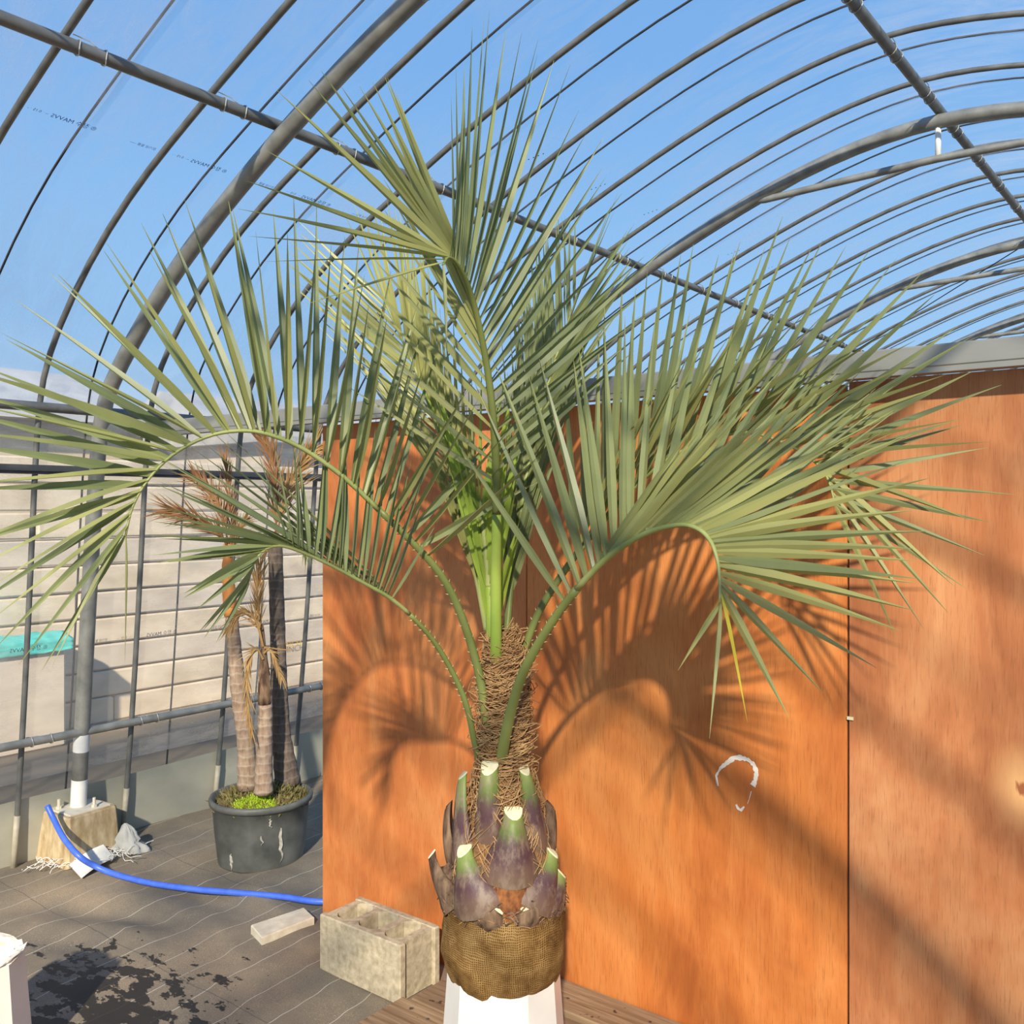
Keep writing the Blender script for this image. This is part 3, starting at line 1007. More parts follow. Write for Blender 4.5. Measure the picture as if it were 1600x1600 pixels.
mb = MB()
pts = []
rows = [(.0, .060), (.015, .062), (.03, .058), (.045, .050), (.06, .046), (.075, .038), (.09, .034), (.105, .024), (.118, .016), (.13, .004)]
cc = onZ(205, 1330, .0)
nn = 36
for z, r in rows:
    for k in range(nn):
        a = 2*math.pi*k/nn
        r2 = r*(1+.40*mnoise.noise(Vector((math.cos(a)*2, math.sin(a)*2, z*16+4)))+.35*mnoise.noise(Vector((math.cos(a)*5, math.sin(a)*5, z*40)))-.12*abs(math.sin(a*3+z*22)))
        off = RGT*(math.cos(a)*r2*1.25-.006-z*.16+(.02*math.cos(a) if z < .04 else 0))+FWD*(math.sin(a)*r2*.7)
        mb.v.append(tuple(cc+off+Vector((0, 0, z))))
for i in range(len(rows)-1):
    for k in range(nn):
        j = (k+1) % nn
        mb.f.append((i*nn+k, i*nn+j, (i+1)*nn+j, (i+1)*nn+k)); mb.m.append(0)
mb.f.append(tuple((len(rows)-1)*nn+k for k in range(nn))); mb.m.append(0)
tag(mb.build('cloth', M['cloth'], smooth=True), 'crumpled grey cloth on the mat beside the concrete footing', 'cloth')

def string_tangle(center, n, spread, seed, label):
    rg = random.Random(seed)
    mb = MB()
    for i in range(n):
        p = Vector(center)+RGT*rg.uniform(-spread, spread)+FWD*rg.uniform(-spread*.5, spread*.5)
        p.z = .012
        pts = [p]
        d = Vector((rg.uniform(-1, 1), rg.uniform(-1, 1), 0)).normalized()
        for k in range(5):
            d = (d+Vector((rg.uniform(-.8, .8), rg.uniform(-.8, .8), 0))).normalized()
            q_ = pts[-1]+d*.028
            q_.z = .006+rg.random()*.035
            pts.append(q_)
        mb.tube(spline(pts, 12), .0016, 4)
    tag(mb.build('string_tangle', M['string']), label, 'string')
string_tangle(onZ(88, 1357, 0), 12, .075, 1, 'tangle of white string at the corner of the concrete footing')
string_tangle(onZ(187, 1340, 0), 14, .04, 2, 'tangle of white string between the ribbed scrap and the grey cloth')

# ------------------------------------------------------------------ white stands
def stand(c, h, rt, rb, name_label, rotz, seed, broken):
    c = Vector(c)
    root = empty('planter_stand', c, name_label, 'stand', 'white planter stands')
    rg = random.Random(seed)
    N = 10
    sub = 6
    def octr(r, k):
        # point on a ten-sided outline, k in [0, N*sub)
        i, f = divmod(k, sub)
        a0, a1 = 2*math.pi*i/N+rotz, 2*math.pi*(i+1)/N+rotz
        p0, p1 = Vector((math.cos(a0), math.sin(a0), 0)), Vector((math.cos(a1), math.sin(a1), 0))
        return (p0+(p1-p0)*(f/sub))*r
    mb = MB()
    tot = N*sub
    hs = [h-abs(mnoise.noise(Vector((k*.21, seed, 0))))*broken-rg.random()*broken*.18 for k in range(tot)]
    lv = [0, .03, .5, 1]
    for li, l in enumerate(lv):
        for k in range(tot):
            z = l*hs[k]
            r = rb+(rt-rb)*z/h
            if li == 1: r += .0
            p = octr(r, k); mb.v.append((c.x+p.x, c.y+p.y, c.z+z))
    for k in range(tot):
        p = octr(rt-.012, k); mb.v.append((c.x+p.x, c.y+p.y, c.z+hs[k]))
    for k in range(tot):
        p = octr(rt-.014, k); mb.v.append((c.x+p.x, c.y+p.y, c.z+h-.10))
    for li in range(5):
        for k in range(tot):
            j = (k+1) % tot
            mb.f.append((li*tot+k, li*tot+j, (li+1)*tot+j, (li+1)*tot+k)); mb.m.append(1 if li == 3 else 0)
    mb.f.append(tuple(5*tot+k for k in range(tot))); mb.m.append(0)
    mb.build('shell', [M['white_pl'], M['torn']], root)
    return root
PALM = W(787, 1400, 2.43); PALM.z = 0
st_c = Vector((PALM.x, PALM.y, .0995))
s1 = stand(st_c, .345, .142, .168, 'white faceted planter stand holding the burlap root ball', .15, 4, .045)
s2c = W(-42, 1500, 2.70)
s2 = stand((s2c.x, s2c.y, -.004), .335, .132, .160, 'empty white planter stand with a torn rim beside the dark patch', .32, 9, .05)
# torn skin flaps on the empty stand
for k in range(9):
    a = random.uniform(0, 6.28); r = .10
    p = Vector((s2c.x+math.cos(a)*r, s2c.y+math.sin(a)*r, .300+random.random()*.02))
    t = Vector((-math.sin(a), math.cos(a), .2))*.05; u = Vector((math.cos(a)*.03, math.sin(a)*.03, .012))
    mb = MB()
    mb.add([p-t, p+t*.3, p+t+u, p-t*.2+u*1.2, p-t*.9+u*.6], [(0, 1, 2, 3, 4)])
    o = mb.build('torn_flap', M['torn'], s2)
    sm = o.modifiers.new('thickness', 'SOLIDIFY'); sm.thickness = .003

# ------------------------------------------------------------------ the palm
palm = empty('palm_tree', (PALM.x, PALM.y, .34), 'tall blue-green feather palm with a burlap-wrapped root ball', 'palm')
ZP = lambda py: EYE-(py-CY)/FPX*2.43      # height on the trunk axis of a pixel row
TOC = -FWD
PXM = 2.43/FPX

# burlap root ball
mb = MB()
prof = [(.02, .335), (.06, .338), (.10, .352), (.128, .385), (.146, .425), (.156, .47), (.157, .52), (.153, .56), (.150, .595), (.143, .608), (.13, .602), (.09, .604), (.04, .607)]
fine = []
for i in range(len(prof)-1):
    for q in range(3):
        a, b = prof[i], prof[i+1]
        fine.append((a[0]+(b[0]-a[0])*q/3, a[1]+(b[1]-a[1])*q/3))
fine.append(prof[-1])
def bj(a, z):
    v = Vector((math.cos(a), math.sin(a), z*5))
    return 1+.045*mnoise.noise(v*1.6)+.028*mnoise.noise(v*4)+.030*abs(math.sin(a*3.5+z*9))
mb.lathe(fine, (PALM.x, PALM.y, 0), 64, 0, bj)
mb.f.append(tuple(range(63, -1, -1))); mb.m.append(0)
ball = mb.build('root_ball', M['burlap'], palm, True, org=(PALM.x, PALM.y, .45))
ball['label'] = 'brown burlap-wrapped root ball'

rg = random.Random(21)
mb = MB()
for i in range(190):
    a = rg.uniform(0, 6.283); r = .150+rg.uniform(-.012, .008)
    p = Vector((PALM.x+math.cos(a)*r, PALM.y+math.sin(a)*r, .600+rg.uniform(-.02, .012)))
    d = Vector((math.cos(a)*rg.uniform(-.8, 1), math.sin(a)*rg.uniform(-.8, 1), rg.uniform(-.6, .7)))
    t = Vector((-math.sin(a), math.cos(a), 0))*rg.uniform(-1, 1)
    pts = [p, p+(d+t)*.013, p+(d*.6+t*1.6)*.022+Vector((0, 0, -.006))]
    mb.tube(spline(pts, 5), .0008, 3, False)
o = mb.build('burlap_fray', M['fiber'], ball); o['kind'] = 'stuff'

# trunk core
mb = MB()
mb.lathe([(.10, .590), (.136, .605), (.140, .63), (.134, .68), (.118, .74), (.100, .79), (.080, .84), (.066, .90), (.058, .97), (.055, 1.05), (.056, 1.13), (.052, 1.20), (.040, 1.25), (.018, 1.28)], (PALM.x, PALM.y, 0), 28, 0,
         lambda a, z: 1+.10*mnoise.noise(Vector((math.cos(a)*3, math.sin(a)*3, z*22))))
trunk = mb.build('trunk', M['fiber_core'], palm, True)
trunk['label'] = 'short trunk covered in brown fibre matting'
mb = MB()
for i in range(1500):
    z = rg.uniform(.93, 1.27) if rg.random() < .85 else rg.uniform(.80, .95)
    rr_ = .060+max(0, (.95-z))*.16-max(0, z-1.15)*.25
    a = rg.uniform(0, 6.283)
    span = rg.uniform(.6, 2.0)*rg.choice((-1, 1)); rise = rg.uniform(-.03, .05)
    pts = []
    bul = rg.uniform(.0, .012) if rg.random() < .8 else rg.uniform(.01, .035)
    for k in range(6):
        t = k/5
        r = max(.015, rr_)+.003+bul*math.sin(t*math.pi)*rg.uniform(.6, 1.3)
        an = a+span*t
        pts.append(Vector((PALM.x+math.cos(an)*r, PALM.y+math.sin(an)*r, z+rise*t+.012*math.sin(t*3+a))))
    mb.tube(pts, rg.uniform(.0007, .0014), 3, False)
o = mb.build('fibre_strands', M['fiber'], trunk); o['kind'] = 'stuff'

# cut leaf bases around the trunk
def crescent_loft(path, widths, thick, outn, mb, along_store, n=14, mi=0):
    """loft of a curved shell: width axis tangential, bulging outwards"""
    N = len(path)
    for i in range(N):
        p = path[i]
        t = (path[min(i+1, N-1)]-path[max(i-1, 0)]).normalized()
        o_ = (outn-t*outn.dot(t)).normalized()
        s_ = t.cross(o_)
        w, th = widths[i]*.5, thick[i]
        for k in range(n):
            a = 2*math.pi*k/n
            x = math.cos(a)*w
            yv = math.sin(a)*th
            # wrap back towards the trunk at the edges
            back = -(x*x)/(w*w)*w*.42
            mb.v.append(tuple(p+s_*x+o_*(yv+back)))
            along_store.append(i/(N-1))
    base = 0
    for i in range(N-1):
        for k in range(n):
            j = (k+1) % n
            mb.f.append((i*n+k, i*n+j, (i+1)*n+j, (i+1)*n+k)); mb.m.append(mi)
    return [(N-1)*n+k for k in range(n)]

def set_along(me, vals):
    at = me.attributes.new('along', 'FLOAT', 'POINT')
    at.data.foreach_set('value', vals)

# top px, top py, top width px, base px, base py, base width px, radius at base, radius at top, front/back
STUBS = [(722, 1213, 20, 728, 1348, 84, .112, .092, 1), (764, 1190, 29, 765, 1310, 66, .098, .088, 1), (821, 1195, 20, 838, 1318, 76, .104, .088, 1),
         (803, 1252, 29, 798, 1350, 116, .136, .118, 1), (726, 1310, 26, 748, 1394, 124, .150, .146, 1), (860, 1258, 22, 850, 1345, 62, .11, .12, 1),
         (864, 1322, 20, 836, 1394, 112, .146, .142, 1), (675, 1332, 17, 712, 1402, 78, .140, .185, 1), (877, 1357, 18, 850, 1402, 84, .142, .155, 1),
         (779, 1380, 27, 764, 1402, 104, .148, .166, 1), (824, 1381, 29, 824, 1402, 96, .147, .165, 1), (701, 1258, 16, 710, 1345, 62, .11, .11, -1),
         (790, 1290, 22, 790, 1370, 90, .12, .10, -1), (840, 1330, 20, 830, 1390, 100, .14, .14, -1), (735, 1330, 20, 745, 1390, 100, .14, .14, -1),
         (797, 1335, 70, 793, 1404, 96, .138, .120, 1), (700, 1352, 50, 712, 1408, 80, .142, .136, 1), (868, 1360, 40, 860, 1408, 70, .142, .138, 1)]
for (tx, ty, tw, bx, by, bw, rb, rt, fb) in STUBS:
    zt, zb = ZP(ty), ZP(by)
    ob_ = (bx-787)*PXM; ot_ = (tx-787)*PXM
    cosb = math.sqrt(max(0.0, 1-min(1, abs(ob_)/rb)**2))*fb
    cost = math.sqrt(max(0.0, 1-min(1, abs(ot_)/rt)**2))*fb
    Bp = PALM+RGT*ob_+TOC*(cosb*rb*.86)+Vector((0, 0, zb))
    Tp = PALM+RGT*ot_+TOC*(cost*rt*.9)+Vector((0, 0, zt))
    outn = (RGT*((ob_+ot_)*.5)+TOC*(fb*max(.02, (cosb+cost)*.5*rb))); outn.z = 0; outn.normalize()
    mid = (Bp+Tp)*.5+outn*(.020 if bw > 60 else .010)
    path = [((1-t)**2)*Bp+2*t*(1-t)*mid+t*t*Tp for t in [i/11 for i in range(12)]]
    ws, ths = [], []
    for i in range(12):
        t = i/11
        k = (1-t)**1.35
        k2 = k if t > .12 else k*(.80+.20*t/.12)
        ws.append((tw+(bw-tw)*k2)*PXM); ths.append((.30*tw+(.20*bw-.3*tw)*k)*PXM)
    mb = MB(); al = []
    top = crescent_loft(path, ws, ths, outn, mb, al)
    for i in top:        # the saw cut slopes down outwards
        p = Vector(mb.v[i]); k = (p-path[-1]).dot(outn)
        mb.v[i] = tuple(p-Vector((0, 0, k*1.1)))
    me_o = mb.build('leaf_base', M['flesh'] if tw == 70 else (M['husk'] if (tx in (860, 701, 675, 700, 868, 779, 824)) else M['stub']), palm, True)
    set_along(me_o.data, al)
    # pale cut end
    c2 = MB()
    tv = [Vector(mb.v[i]) for i in top]
    cen = sum(tv, Vector())/len(tv)
    nrm_ = (path[-1]-path[-2]).normalized()
    tv2 = [p+nrm_*.004-(p-cen)*.05+TOC*(-.0) for p in tv]
    c2.add(tv+tv2, [tuple(range(len(tv), 2*len(tv)))]+[(i, (i+1) % 14, 14+(i+1) % 14, 14+i) for i in range(14)])
    if not (tx in (860, 701, 797, 700, 868) or fb < 0):
        o = c2.build('cut_end', M['cut'], me_o); o['label'] = 'cream cut end of leaf base'
    else:
        c2.build('cut_end', M['husk'], me_o)


# ---- fronds
def leaflet_geo(mb, al, root, tip, wdir, width, sag, fold, seg=7):
    """folded tapering blade from root to tip"""
    ax = tip-root
    L = ax.length
    ctrl = (root+tip)*.5+Vector((0, 0, sag*L))
    base = len(mb.v)
    for i in range(seg+1):
        t = i/seg
        p = ((1-t)**2)*root+2*t*(1-t)*ctrl+t*t*tip
        d = ((ctrl-root)*(1-t)+(tip-ctrl)*t).normalized()
        w_ = (wdir-d*wdir.dot(d))
        if w_.length < 1e-4: w_ = Vector((0, 0, 1))
        w_.normalize()
        nrm_ = d.cross(w_)
        if t < .22: k = .42+.58*(t/.22)**.8
        else: k = max(.03, 1-((t-.22)/.78)**1.35)
        h = width*.5*k
        mb.v += [tuple(p+w_*h*math.cos(fold)+nrm_*h*math.sin(fold)), tuple(p), tuple(p-w_*h*math.cos(fold)+nrm_*h*math.sin(fold))]
        al += [t]*3
    for i in range(seg):
        a = base+i*3
        mb.f += [(a, a+1, a+4, a+3), (a+1, a+2, a+5, a+4)]
        mb.m += [0, 0]


def guide_interp(g, u):
    """g: sorted list of (u, Vector3 of (px, py, d))"""
    if u <= g[0][0]: return g[0][1]
    for i in range(len(g)-1):
        if u <= g[i+1][0]:
            f = (u-g[i][0])/max(1e-6, g[i+1][0]-g[i][0])
            return g[i][1].lerp(g[i+1][1], f)
    return g[-1][1]


def frond(rach, rows, r0, r1, width, seed, mats=('leaf', 'leaf_y'), pet='petiole', joined=False, thorns=True, label=None, green_len=.4, rmat='rachis', special=None):
    rg = random.Random(seed)
    N = 64
    P3 = spline([W(*p) for p in rach], N)
    PP = spline([Vector(p) for p in rach], N)
    rads = [r0+(r1-r0)*(i/(N-1))**.8 for i in range(N)]
    fr = empty_frond = None
    mb = MB()
    k = int(N*green_len)
    mb.tube(P3[:k+1], rads[:k+1], 10, True, 0, flat=.8)
    mb.tube(P3[k:], rads[k:], 8, True, 1, flat=.8)
    if thorns:
        for i in range(int(k*.25), k):
            for s_ in (-1, 1):
                t = (P3[i+1]-P3[i]).normalized()
                sd = t.cross(TOC).normalized()*s_
                b = P3[i]+sd*rads[i]*.85+TOC*rads[i]*.2
                mb.tube([b, b+sd*.0055+t*.005], [.0019, .0003], 4, False, 2)
    fr = mb.build('frond', [M[pet], M[rmat], M['thorn']], palm, True)
    if label: fr['label'] = label
    jm, jal = MB(), []
    for ri, (guides, n, wrot) in enumerate(rows):
        gs = []
        for (gx, gy, tx, ty, td) in guides:
            bi = min(range(N), key=lambda i: (PP[i].x-gx)**2+(PP[i].y-gy)**2)
            gs.append((bi/(N-1), Vector((tx, ty, td))))
        gs.sort(key=lambda q: q[0])
        u0, u1 = gs[0][0], gs[-1][0]
        for j in range(n):
            # leaflets sit closer together towards the tip
            f = j/(n-1)
            u = u0+(u1-u0)*f
            x = u*(N-1); i = min(int(x), N-2); q = x-i
            root = P3[i].lerp(P3[i+1], q)
            t = (P3[min(i+1, N-1)]-P3[max(i-1, 0)]).normalized()
            g = guide_interp(gs, u)
            tp = W(g.x+rg.gauss(0, 9), g.y+rg.gauss(0, 9), g.z+rg.gauss(0, .025))
            tp = root+(tp-root)*rg.uniform(.94, 1.03)
            d = (tp-root).normalized()
            wd = (t-d*t.dot(d)).normalized()
            wd = Matrix.Rotation(wrot+rg.gauss(0, .22), 3, d) @ wd
            wdt = width*rg.uniform(.85, 1.12)*(1.0 if f < .8 else 1.0-.45*(f-.8)/.2)
            if joined:
                leaflet_geo(jm, jal, root, tp, wd, wdt, rg.uniform(-.005, .02), .5)
            else:
                lm, la = MB(), []
                leaflet_geo(lm, la, root, tp, wd, wdt, rg.uniform(.0, .03), .58)
                o = lm.build('leaflet', M[(special or {}).get((ri, j), mats[ri])], fr)
                set_along(o.data, la)
    if joined:
        o = jm.build('leaflets', M[mats[0]], fr)
        set_along(o.data, jal)
        o['kind'] = 'stuff'
    return fr


# big arching frond towards the film wall
F1 = [(770,1168,2.43),(760,1125,2.39),(748,1050,2.38),(722,965,2.36),(690,900,2.33),(640,843,2.30),(590,795,2.27),(540,748,2.24),(480,705,2.20),(430,682,2.17),(385,673,2.15),(330,680,2.12),(275,707,2.09),(235,745,2.06),(208,790,2.04),(196,838,2.03)]
F1A = [(655,860,838,735,2.45),(620,825,745,580,2.5),(590,795,692,505,2.45),(560,768,620,440,2.42),(530,742,565,390,2.4),(505,722,522,340,2.38),(480,705,470,310,2.36),(455,692,415,312,2.33),(430,682,362,318,2.3),(405,676,298,312,2.27),(385,673,250,338,2.24),(360,674,178,368,2.2),(340,678,100,410,2.15),(322,683,25,450,2.1),(300,693,8,508,2.06),(280,704,-60,545,2.0),(262,716,-80,610,1.96),(245,735,-90,665,1.94),(225,760,-90,780,1.92),(212,780,-60,930,1.9),(202,805,-30,1010,1.9),(196,836,75,1060,1.92)]
F1B = [(660,868,850,700,2.2),(625,830,770,640,2.15),(590,795,680,560,2.1),(545,752,590,470,2.05),(505,722,545,420,2.03),(470,700,495,350,2.0),(430,682,395,350,1.97),(400,675,310,365,1.95),(370,673,200,370,1.92),(345,678,130,395,1.9),(320,685,15,505,1.87),(295,696,-60,560,1.85),(270,710,-80,640,1.83),(250,728,-80,715,1.82),(232,750,-70,850,1.82),(215,775,-40,905,1.84),(203,800,0,985,1.86),(197,825,140,1065,1.9),(196,836,190,1045,1.95)]
frond(F1, [(F1A, 31, 0.15), (F1B, 29, 1.0)], .0135, .0028, .0275, 1, label='arching frond reaching towards the film wall')

F2 = [(762,1222,2.43),(745,1175,2.41),(731,1110,2.39),(712,1060,2.37),(680,1005,2.33),(645,965,2.28),(610,935,2.23),(570,912,2.18),(520,885,2.13),(470,862,2.08),(435,853,2.04),(410,862,2.01),(395,885,1.99),(386,918,1.98)]
F2A = [(607,933,334,684,2.2),(585,920,317,687,2.15),(560,906,289,697,2.1),(535,893,270,708,2.05),(505,878,244,729,2.0),(475,864,233,766,1.95),(455,857,224,806,1.92),(435,853,239,834,1.9),(420,857,239,863,1.88),(405,868,297,931,1.88),(395,885,308,975,1.88),(387,914,335,1005,1.9)]
F2B = [(612,936,690,800,2.3),(598,928,660,730,2.32),(575,915,620,660,2.35),(545,898,570,640,2.36),(510,880,525,650,2.34),(480,866,478,680,2.3),(450,856,400,700,2.22)]
frond(F2, [(F2A, 26, 0.1), (F2B, 20, .5)], .0105, .0025, .0265, 2, mats=('leaf', 'leaf'), label='lower frond crossing in front of the potted palms')

F3 = [(784,1210,2.42),(786,1170,2.35),(800,1105,2.32),(818,1050,2.29),(845,1000,2.25),(880,947,2.2),(920,900,2.14),(960,863,2.08),(1010,833,2.02),(1060,820,1.96),(1090,826,1.92),(1110,845,1.89),(1121,875,1.87),(1125,910,1.86),(1125,942,1.85)]
F3A = [(885,942,700,660,2.25),(905,918,760,560,2.3),(925,895,850,570,2.3),(945,875,905,545,2.3),(965,860,945,520,2.28),(990,843,1000,500,2.27),(1020,830,1085,490,2.25),(1050,822,1165,500,2.22),(1075,821,1240,530,2.18),(1095,830,1330,560,2.1),(1110,845,1400,600,2.0),(1118,865,1395,650,1.95)]
F3B = [(900,925,1060,700,1.95),(930,890,1110,620,1.9),(960,863,1180,600,1.85),(1000,838,1260,590,1.8),(1040,824,1330,610,1.75),(1075,821,1400,655,1.7),(1095,830,1440,690,1.65),(1105,840,1450,760,1.62),(1114,855,1460,855,1.6),(1120,872,1445,915,1.6),(1123,890,1440,965,1.6),(1125,905,1350,1078,1.62),(1125,915,1268,1118,1.65),(1125,925,1172,1120,1.7),(1125,935,1115,1170,1.75),(1125,940,1075,1065,1.8)]
frond(F3, [(F3A, 26, .75), (F3B, 36, .1)], .0165, .0028, .0275, 3, mats=('leaf', 'leaf_y'), special={(1, 33): 'leaf_old', (1, 20): 'leaf', (1, 23): 'leaf', (1, 26): 'leaf', (1, 14): 'leaf', (1, 17): 'leaf'}, label='frond arching down over the white paint ring')

F4 = [(800,1090,2.44),(815,1030,2.44),(840,960,2.43),(880,895,2.41),(925,835,2.39),(970,783,2.36),(1020,735,2.33),(1070,703,2.29),(1120,683,2.25),(1170,676,2.2),(1220,690,2.15),(1265,715,2.10),(1292,745,2.06),(1305,788,2.03)]
F4A = [(900,868,880,560,2.35),(930,830,935,480,2.35),(960,795,985,440,2.34),(985,768,1028,432,2.32),(1010,745,1067,385,2.29),(1035,726,1115,370,2.26),(1060,708,1155,370,2.23),(1085,697,1195,360,2.2),(1110,687,1240,352,2.16),(1135,680,1282,360,2.12),(1160,677,1342,390,2.07),(1185,680,1397,408,2.02),(1205,685,1452,450,1.97),(1225,693,1492,485,1.93),(1245,703,1510,545,1.91),(1262,714,1560,615,1.91),(1278,728,1500,642,1.91),(1290,742,1575,710,1.9),(1297,755,1575,795,1.9),(1301,768,1550,850,1.9),(1305,786,1515,930,1.92)]
F4B = [(900,868,1000,640,2.15),(950,805,1060,560,2.1),(1000,753,1130,500,2.05),(1050,714,1200,480,2.0),(1100,690,1290,480,1.95),(1150,677,1390,490,1.9),(1200,684,1460,560,1.85),(1240,700,1490,640,1.85),(1270,720,1540,700,1.85),(1290,742,1480,970,1.88),(1300,765,1440,990,1.9),(1305,786,1395,1012,1.95)]
frond(F4, [(F4A, 34, .1), (F4B, 26, .9)], .0125, .0026, .0280, 4, mats=('leaf', 'leaf_y'), label='frond spreading along the plywood under the tie beam')

F5 = [(776,1060,2.44),(775,1012,2.375),(775,900,2.35),(776,800,2.33),(774,700,2.30),(766,610,2.26),(755,540,2.22),(742,480,2.17),(727,435,2.12),(712,410,2.08),(700,402,2.05),(692,414,2.03)]
F5R = [(775,740,1000,560,2.35),(770,640,1048,388,2.3),(766,610,1000,390,2.3),(762,580,965,290,2.28),(757,550,942,240,2.26),(752,525,938,200,2.25),(748,505,905,160,2.22),(744,487,885,120,2.2),(740,472,852,85,2.18),(735,457,830,50,2.17),(730,442,788,32,2.15),(724,428,760,28,2.13),(718,418,742,48,2.1),(710,408,714,150,2.08),(703,403,720,170,2.05)]
F5L = [(775,750,540,600,2.3),(772,680,550,480,2.25),(765,605,575,370,2.2),(755,540,600,270,2.12),(745,490,625,140,2.05),(735,455,583,118,2.0),(726,432,530,115,1.95),(718,418,500,118,1.92),(712,410,432,150,1.88),(706,405,395,262,1.85),(700,402,362,320,1.84),(697,405,388,383,1.84),(695,408,418,453,1.85),(693,411,525,535,1.88),(692,413,690,560,1.95)]
frond(F5, [(F5R, 30, .25), (F5L, 28, .9)], .0172, .0028, .0255, 5, mats=('leaf', 'leaf_y'), pet='petiole_new', label='tall upright frond at the heart of the palm', thorns=False, green_len=.28, rmat='petiole')  # darker green above: shade on the upper rachis put into its colour

F6 = [(762,985,2.45),(745,900,2.48),(720,800,2.52),(690,690,2.56),(650,580,2.60),(600,470,2.63)]
F6L = [(752,935,700,740,2.5),(735,860,640,640,2.55),(720,800,580,570,2.6),(690,690,500,500,2.65),(650,580,440,400,2.68),(602,474,455,330,2.68)]
F6R = [(752,935,740,640,2.45),(735,860,720,560,2.48),(720,800,690,500,2.5),(690,690,660,400,2.52),(650,580,620,330,2.55),(602,474,545,325,2.6)]
frond(F6, [(F6L, 32, .5), (F6R, 32, .9)], .012, .003, .021, 6, mats=('leaf_y', 'leaf_y'), pet='rachis', joined=True, thorns=False, label='young frond behind the heart')

F7 = [(790,1000,2.45),(800,900,2.48),(815,790,2.50),(835,680,2.52),(865,570,2.53),(900,470,2.54)]
F7L = [(797,930,780,700,2.5),(815,790,795,520,2.5),(835,680,815,430,2.5),(865,570,850,350,2.5),(898,474,890,330,2.5)]
F7R = [(797,930,850,740,2.48),(815,790,910,560,2.48),(835,680,965,480,2.47),(865,570,995,400,2.46),(898,474,960,310,2.46)]
frond(F7, [(F7L, 34, .2), (F7R, 34, .5)], .012, .003, .0215, 7, mats=('leaf', 'leaf'), pet='petiole', joined=True, thorns=False, label='upright frond behind the heart')

# newest pleated blades wrapped around the heart
F8 = [(768,1000,2.42),(764,930,2.43),(758,860,2.44),(750,780,2.45)]
F8L = [(768,990,735,800,2.42),(764,930,705,700,2.42),(758,860,690,640,2.43),(750,785,660,560,2.45)]
F8R = [(768,990,800,820,2.40),(764,930,815,740,2.41),(758,860,800,650,2.42),(750,785,770,560,2.43)]
frond(F8, [(F8L, 16, .1), (F8R, 12, .1)], .016, .006, .026, 8, mats=('leaf_new', 'leaf_new'), pet='petiole_new', joined=True, thorns=False, label='bright green newest frond still folded')

# ------------------------------------------------------------------ potted palms in the black tub
pc_ = W(408, 1300, 4.33)
pot_c = Vector((pc_.x, pc_.y, -.012))
pp = empty('potted_palms', pot_c, 'three ringed palm trunks in a cracked black plastic tub', 'potted plant')
mb = MB()
mb.lathe([(.06, .012), (.185, .0), (.190, .01), (.205, .15), (.215, .265), (.228, .268), (.231, .285), (.226, .296), (.214, .294), (.208, .24), (.05, .235)], pot_c, 48, 0,
         lambda a, z: 1+.012*mnoise.noise(Vector((math.cos(a)*2, math.sin(a)*2, z*4))))
pot = mb.build('tub', M['pot'], pp, True)
pot['label'] = 'black plastic tub with split sides'
def pot_crack(px, y0, y1, w):
    mb = MB()
    vs = []
    n = 9
    rg = random.Random(px)
    for i in range(n):
        t = i/(n-1)
        py = y0+(y1-y0)*t
        x = px+rg.uniform(-2, 2)
        hw = w*.5*math.sin(math.pi*min(1, t+.08))+.4
        z = EYE-(py-CY)/FPX*4.16
        lat = (x-410)/FPX*4.2
        R_ = .19+.10*max(0, z)*1.0+.0035
        fr_ = math.sqrt(max(0.001, R_*R_-lat*lat))
        c = pot_c+RGT*lat+TOC*fr_; c.z = z
        vs += [c+RGT*hw/FPX*4.2, c-RGT*hw/FPX*4.2, c+TOC*.003]
    fs = []
    for i in range(n-1):
        a = i*3; b = a+3
        fs += [(a, b, b+2, a+2), (a+2, b+2, b+1, a+1)]
    mb.add(vs, fs); mb.build('crack', M['crack'], pot)
pot_crack(380, 1332, 1360, 3.5); pot_crack(455, 1294, 1350, 5); pot_crack(430, 1302, 1318, 2.5); pot_crack(443, 1276, 1292, 2.5)
mb = MB(); mb.lathe([(.209, .245), (.18, .268), (.10, .285), (.02, .29)], pot_c, 40, 0, lambda a, z: 1)
mb.f.append(tuple(3*40+k for k in range(40))); mb.m.append(0)
soil = mb.build('soil', M['soil'], pp, True)

def trunk_(pts, radii, mt, label=None):
    P = spline([W(*p) for p in pts], 40)
    rs = []
    for i in range(40):
        t = i/39*(len(radii)-1); k = min(int(t), len(radii)-2)
        r = radii[k]+(radii[k+1]-radii[k])*(t-k)
        rs.append(r*(1+.035*math.sin(i*1.9)))
    mb = MB(); mb.tube(P, rs, 14)
    o = mb.build('palm_trunk', M[mt], pp, True)
    if label: o['label'] = label
    return o, P
t1, P1 = trunk_([(388,1232,4.36),(384,1160,4.36),(374,1090,4.36),(366,1010,4.36),(360,940,4.36),(357,890,4.36)], [.050, .040, .036, .032, .026, .022], 'trunk_l', 'leaning ringed trunk with an orange crownshaft')
mb = MB(); mb.tube(spline([W(361,962,4.355), W(358,925,4.355), W(356,890,4.355), W(357,850,4.36)], 12), [.031]*5+[.027]*4+[.022]*3, 12); mb.build('crownshaft', M['shaft'], t1, True)
t2, P2 = trunk_([(412,1240,4.24),(413,1170,4.24),(415,1110,4.24),(413,1055,4.24)], [.042, .036, .031, .029], 'trunk_l', 'short ringed trunk with drooping dead fronds')
mb = MB(); mb.tube(spline([W(414,1100,4.235), W(413,1060,4.235), W(412,1035,4.24), W(411,1005,4.24), W(410,975,4.24)], 14), [.030, .031, .029, .027, .026, .023, .021, .018, .016, .013, .011, .009, .007, .005], 10); mb.build('dead_sheath', M['husk'], t2, True)
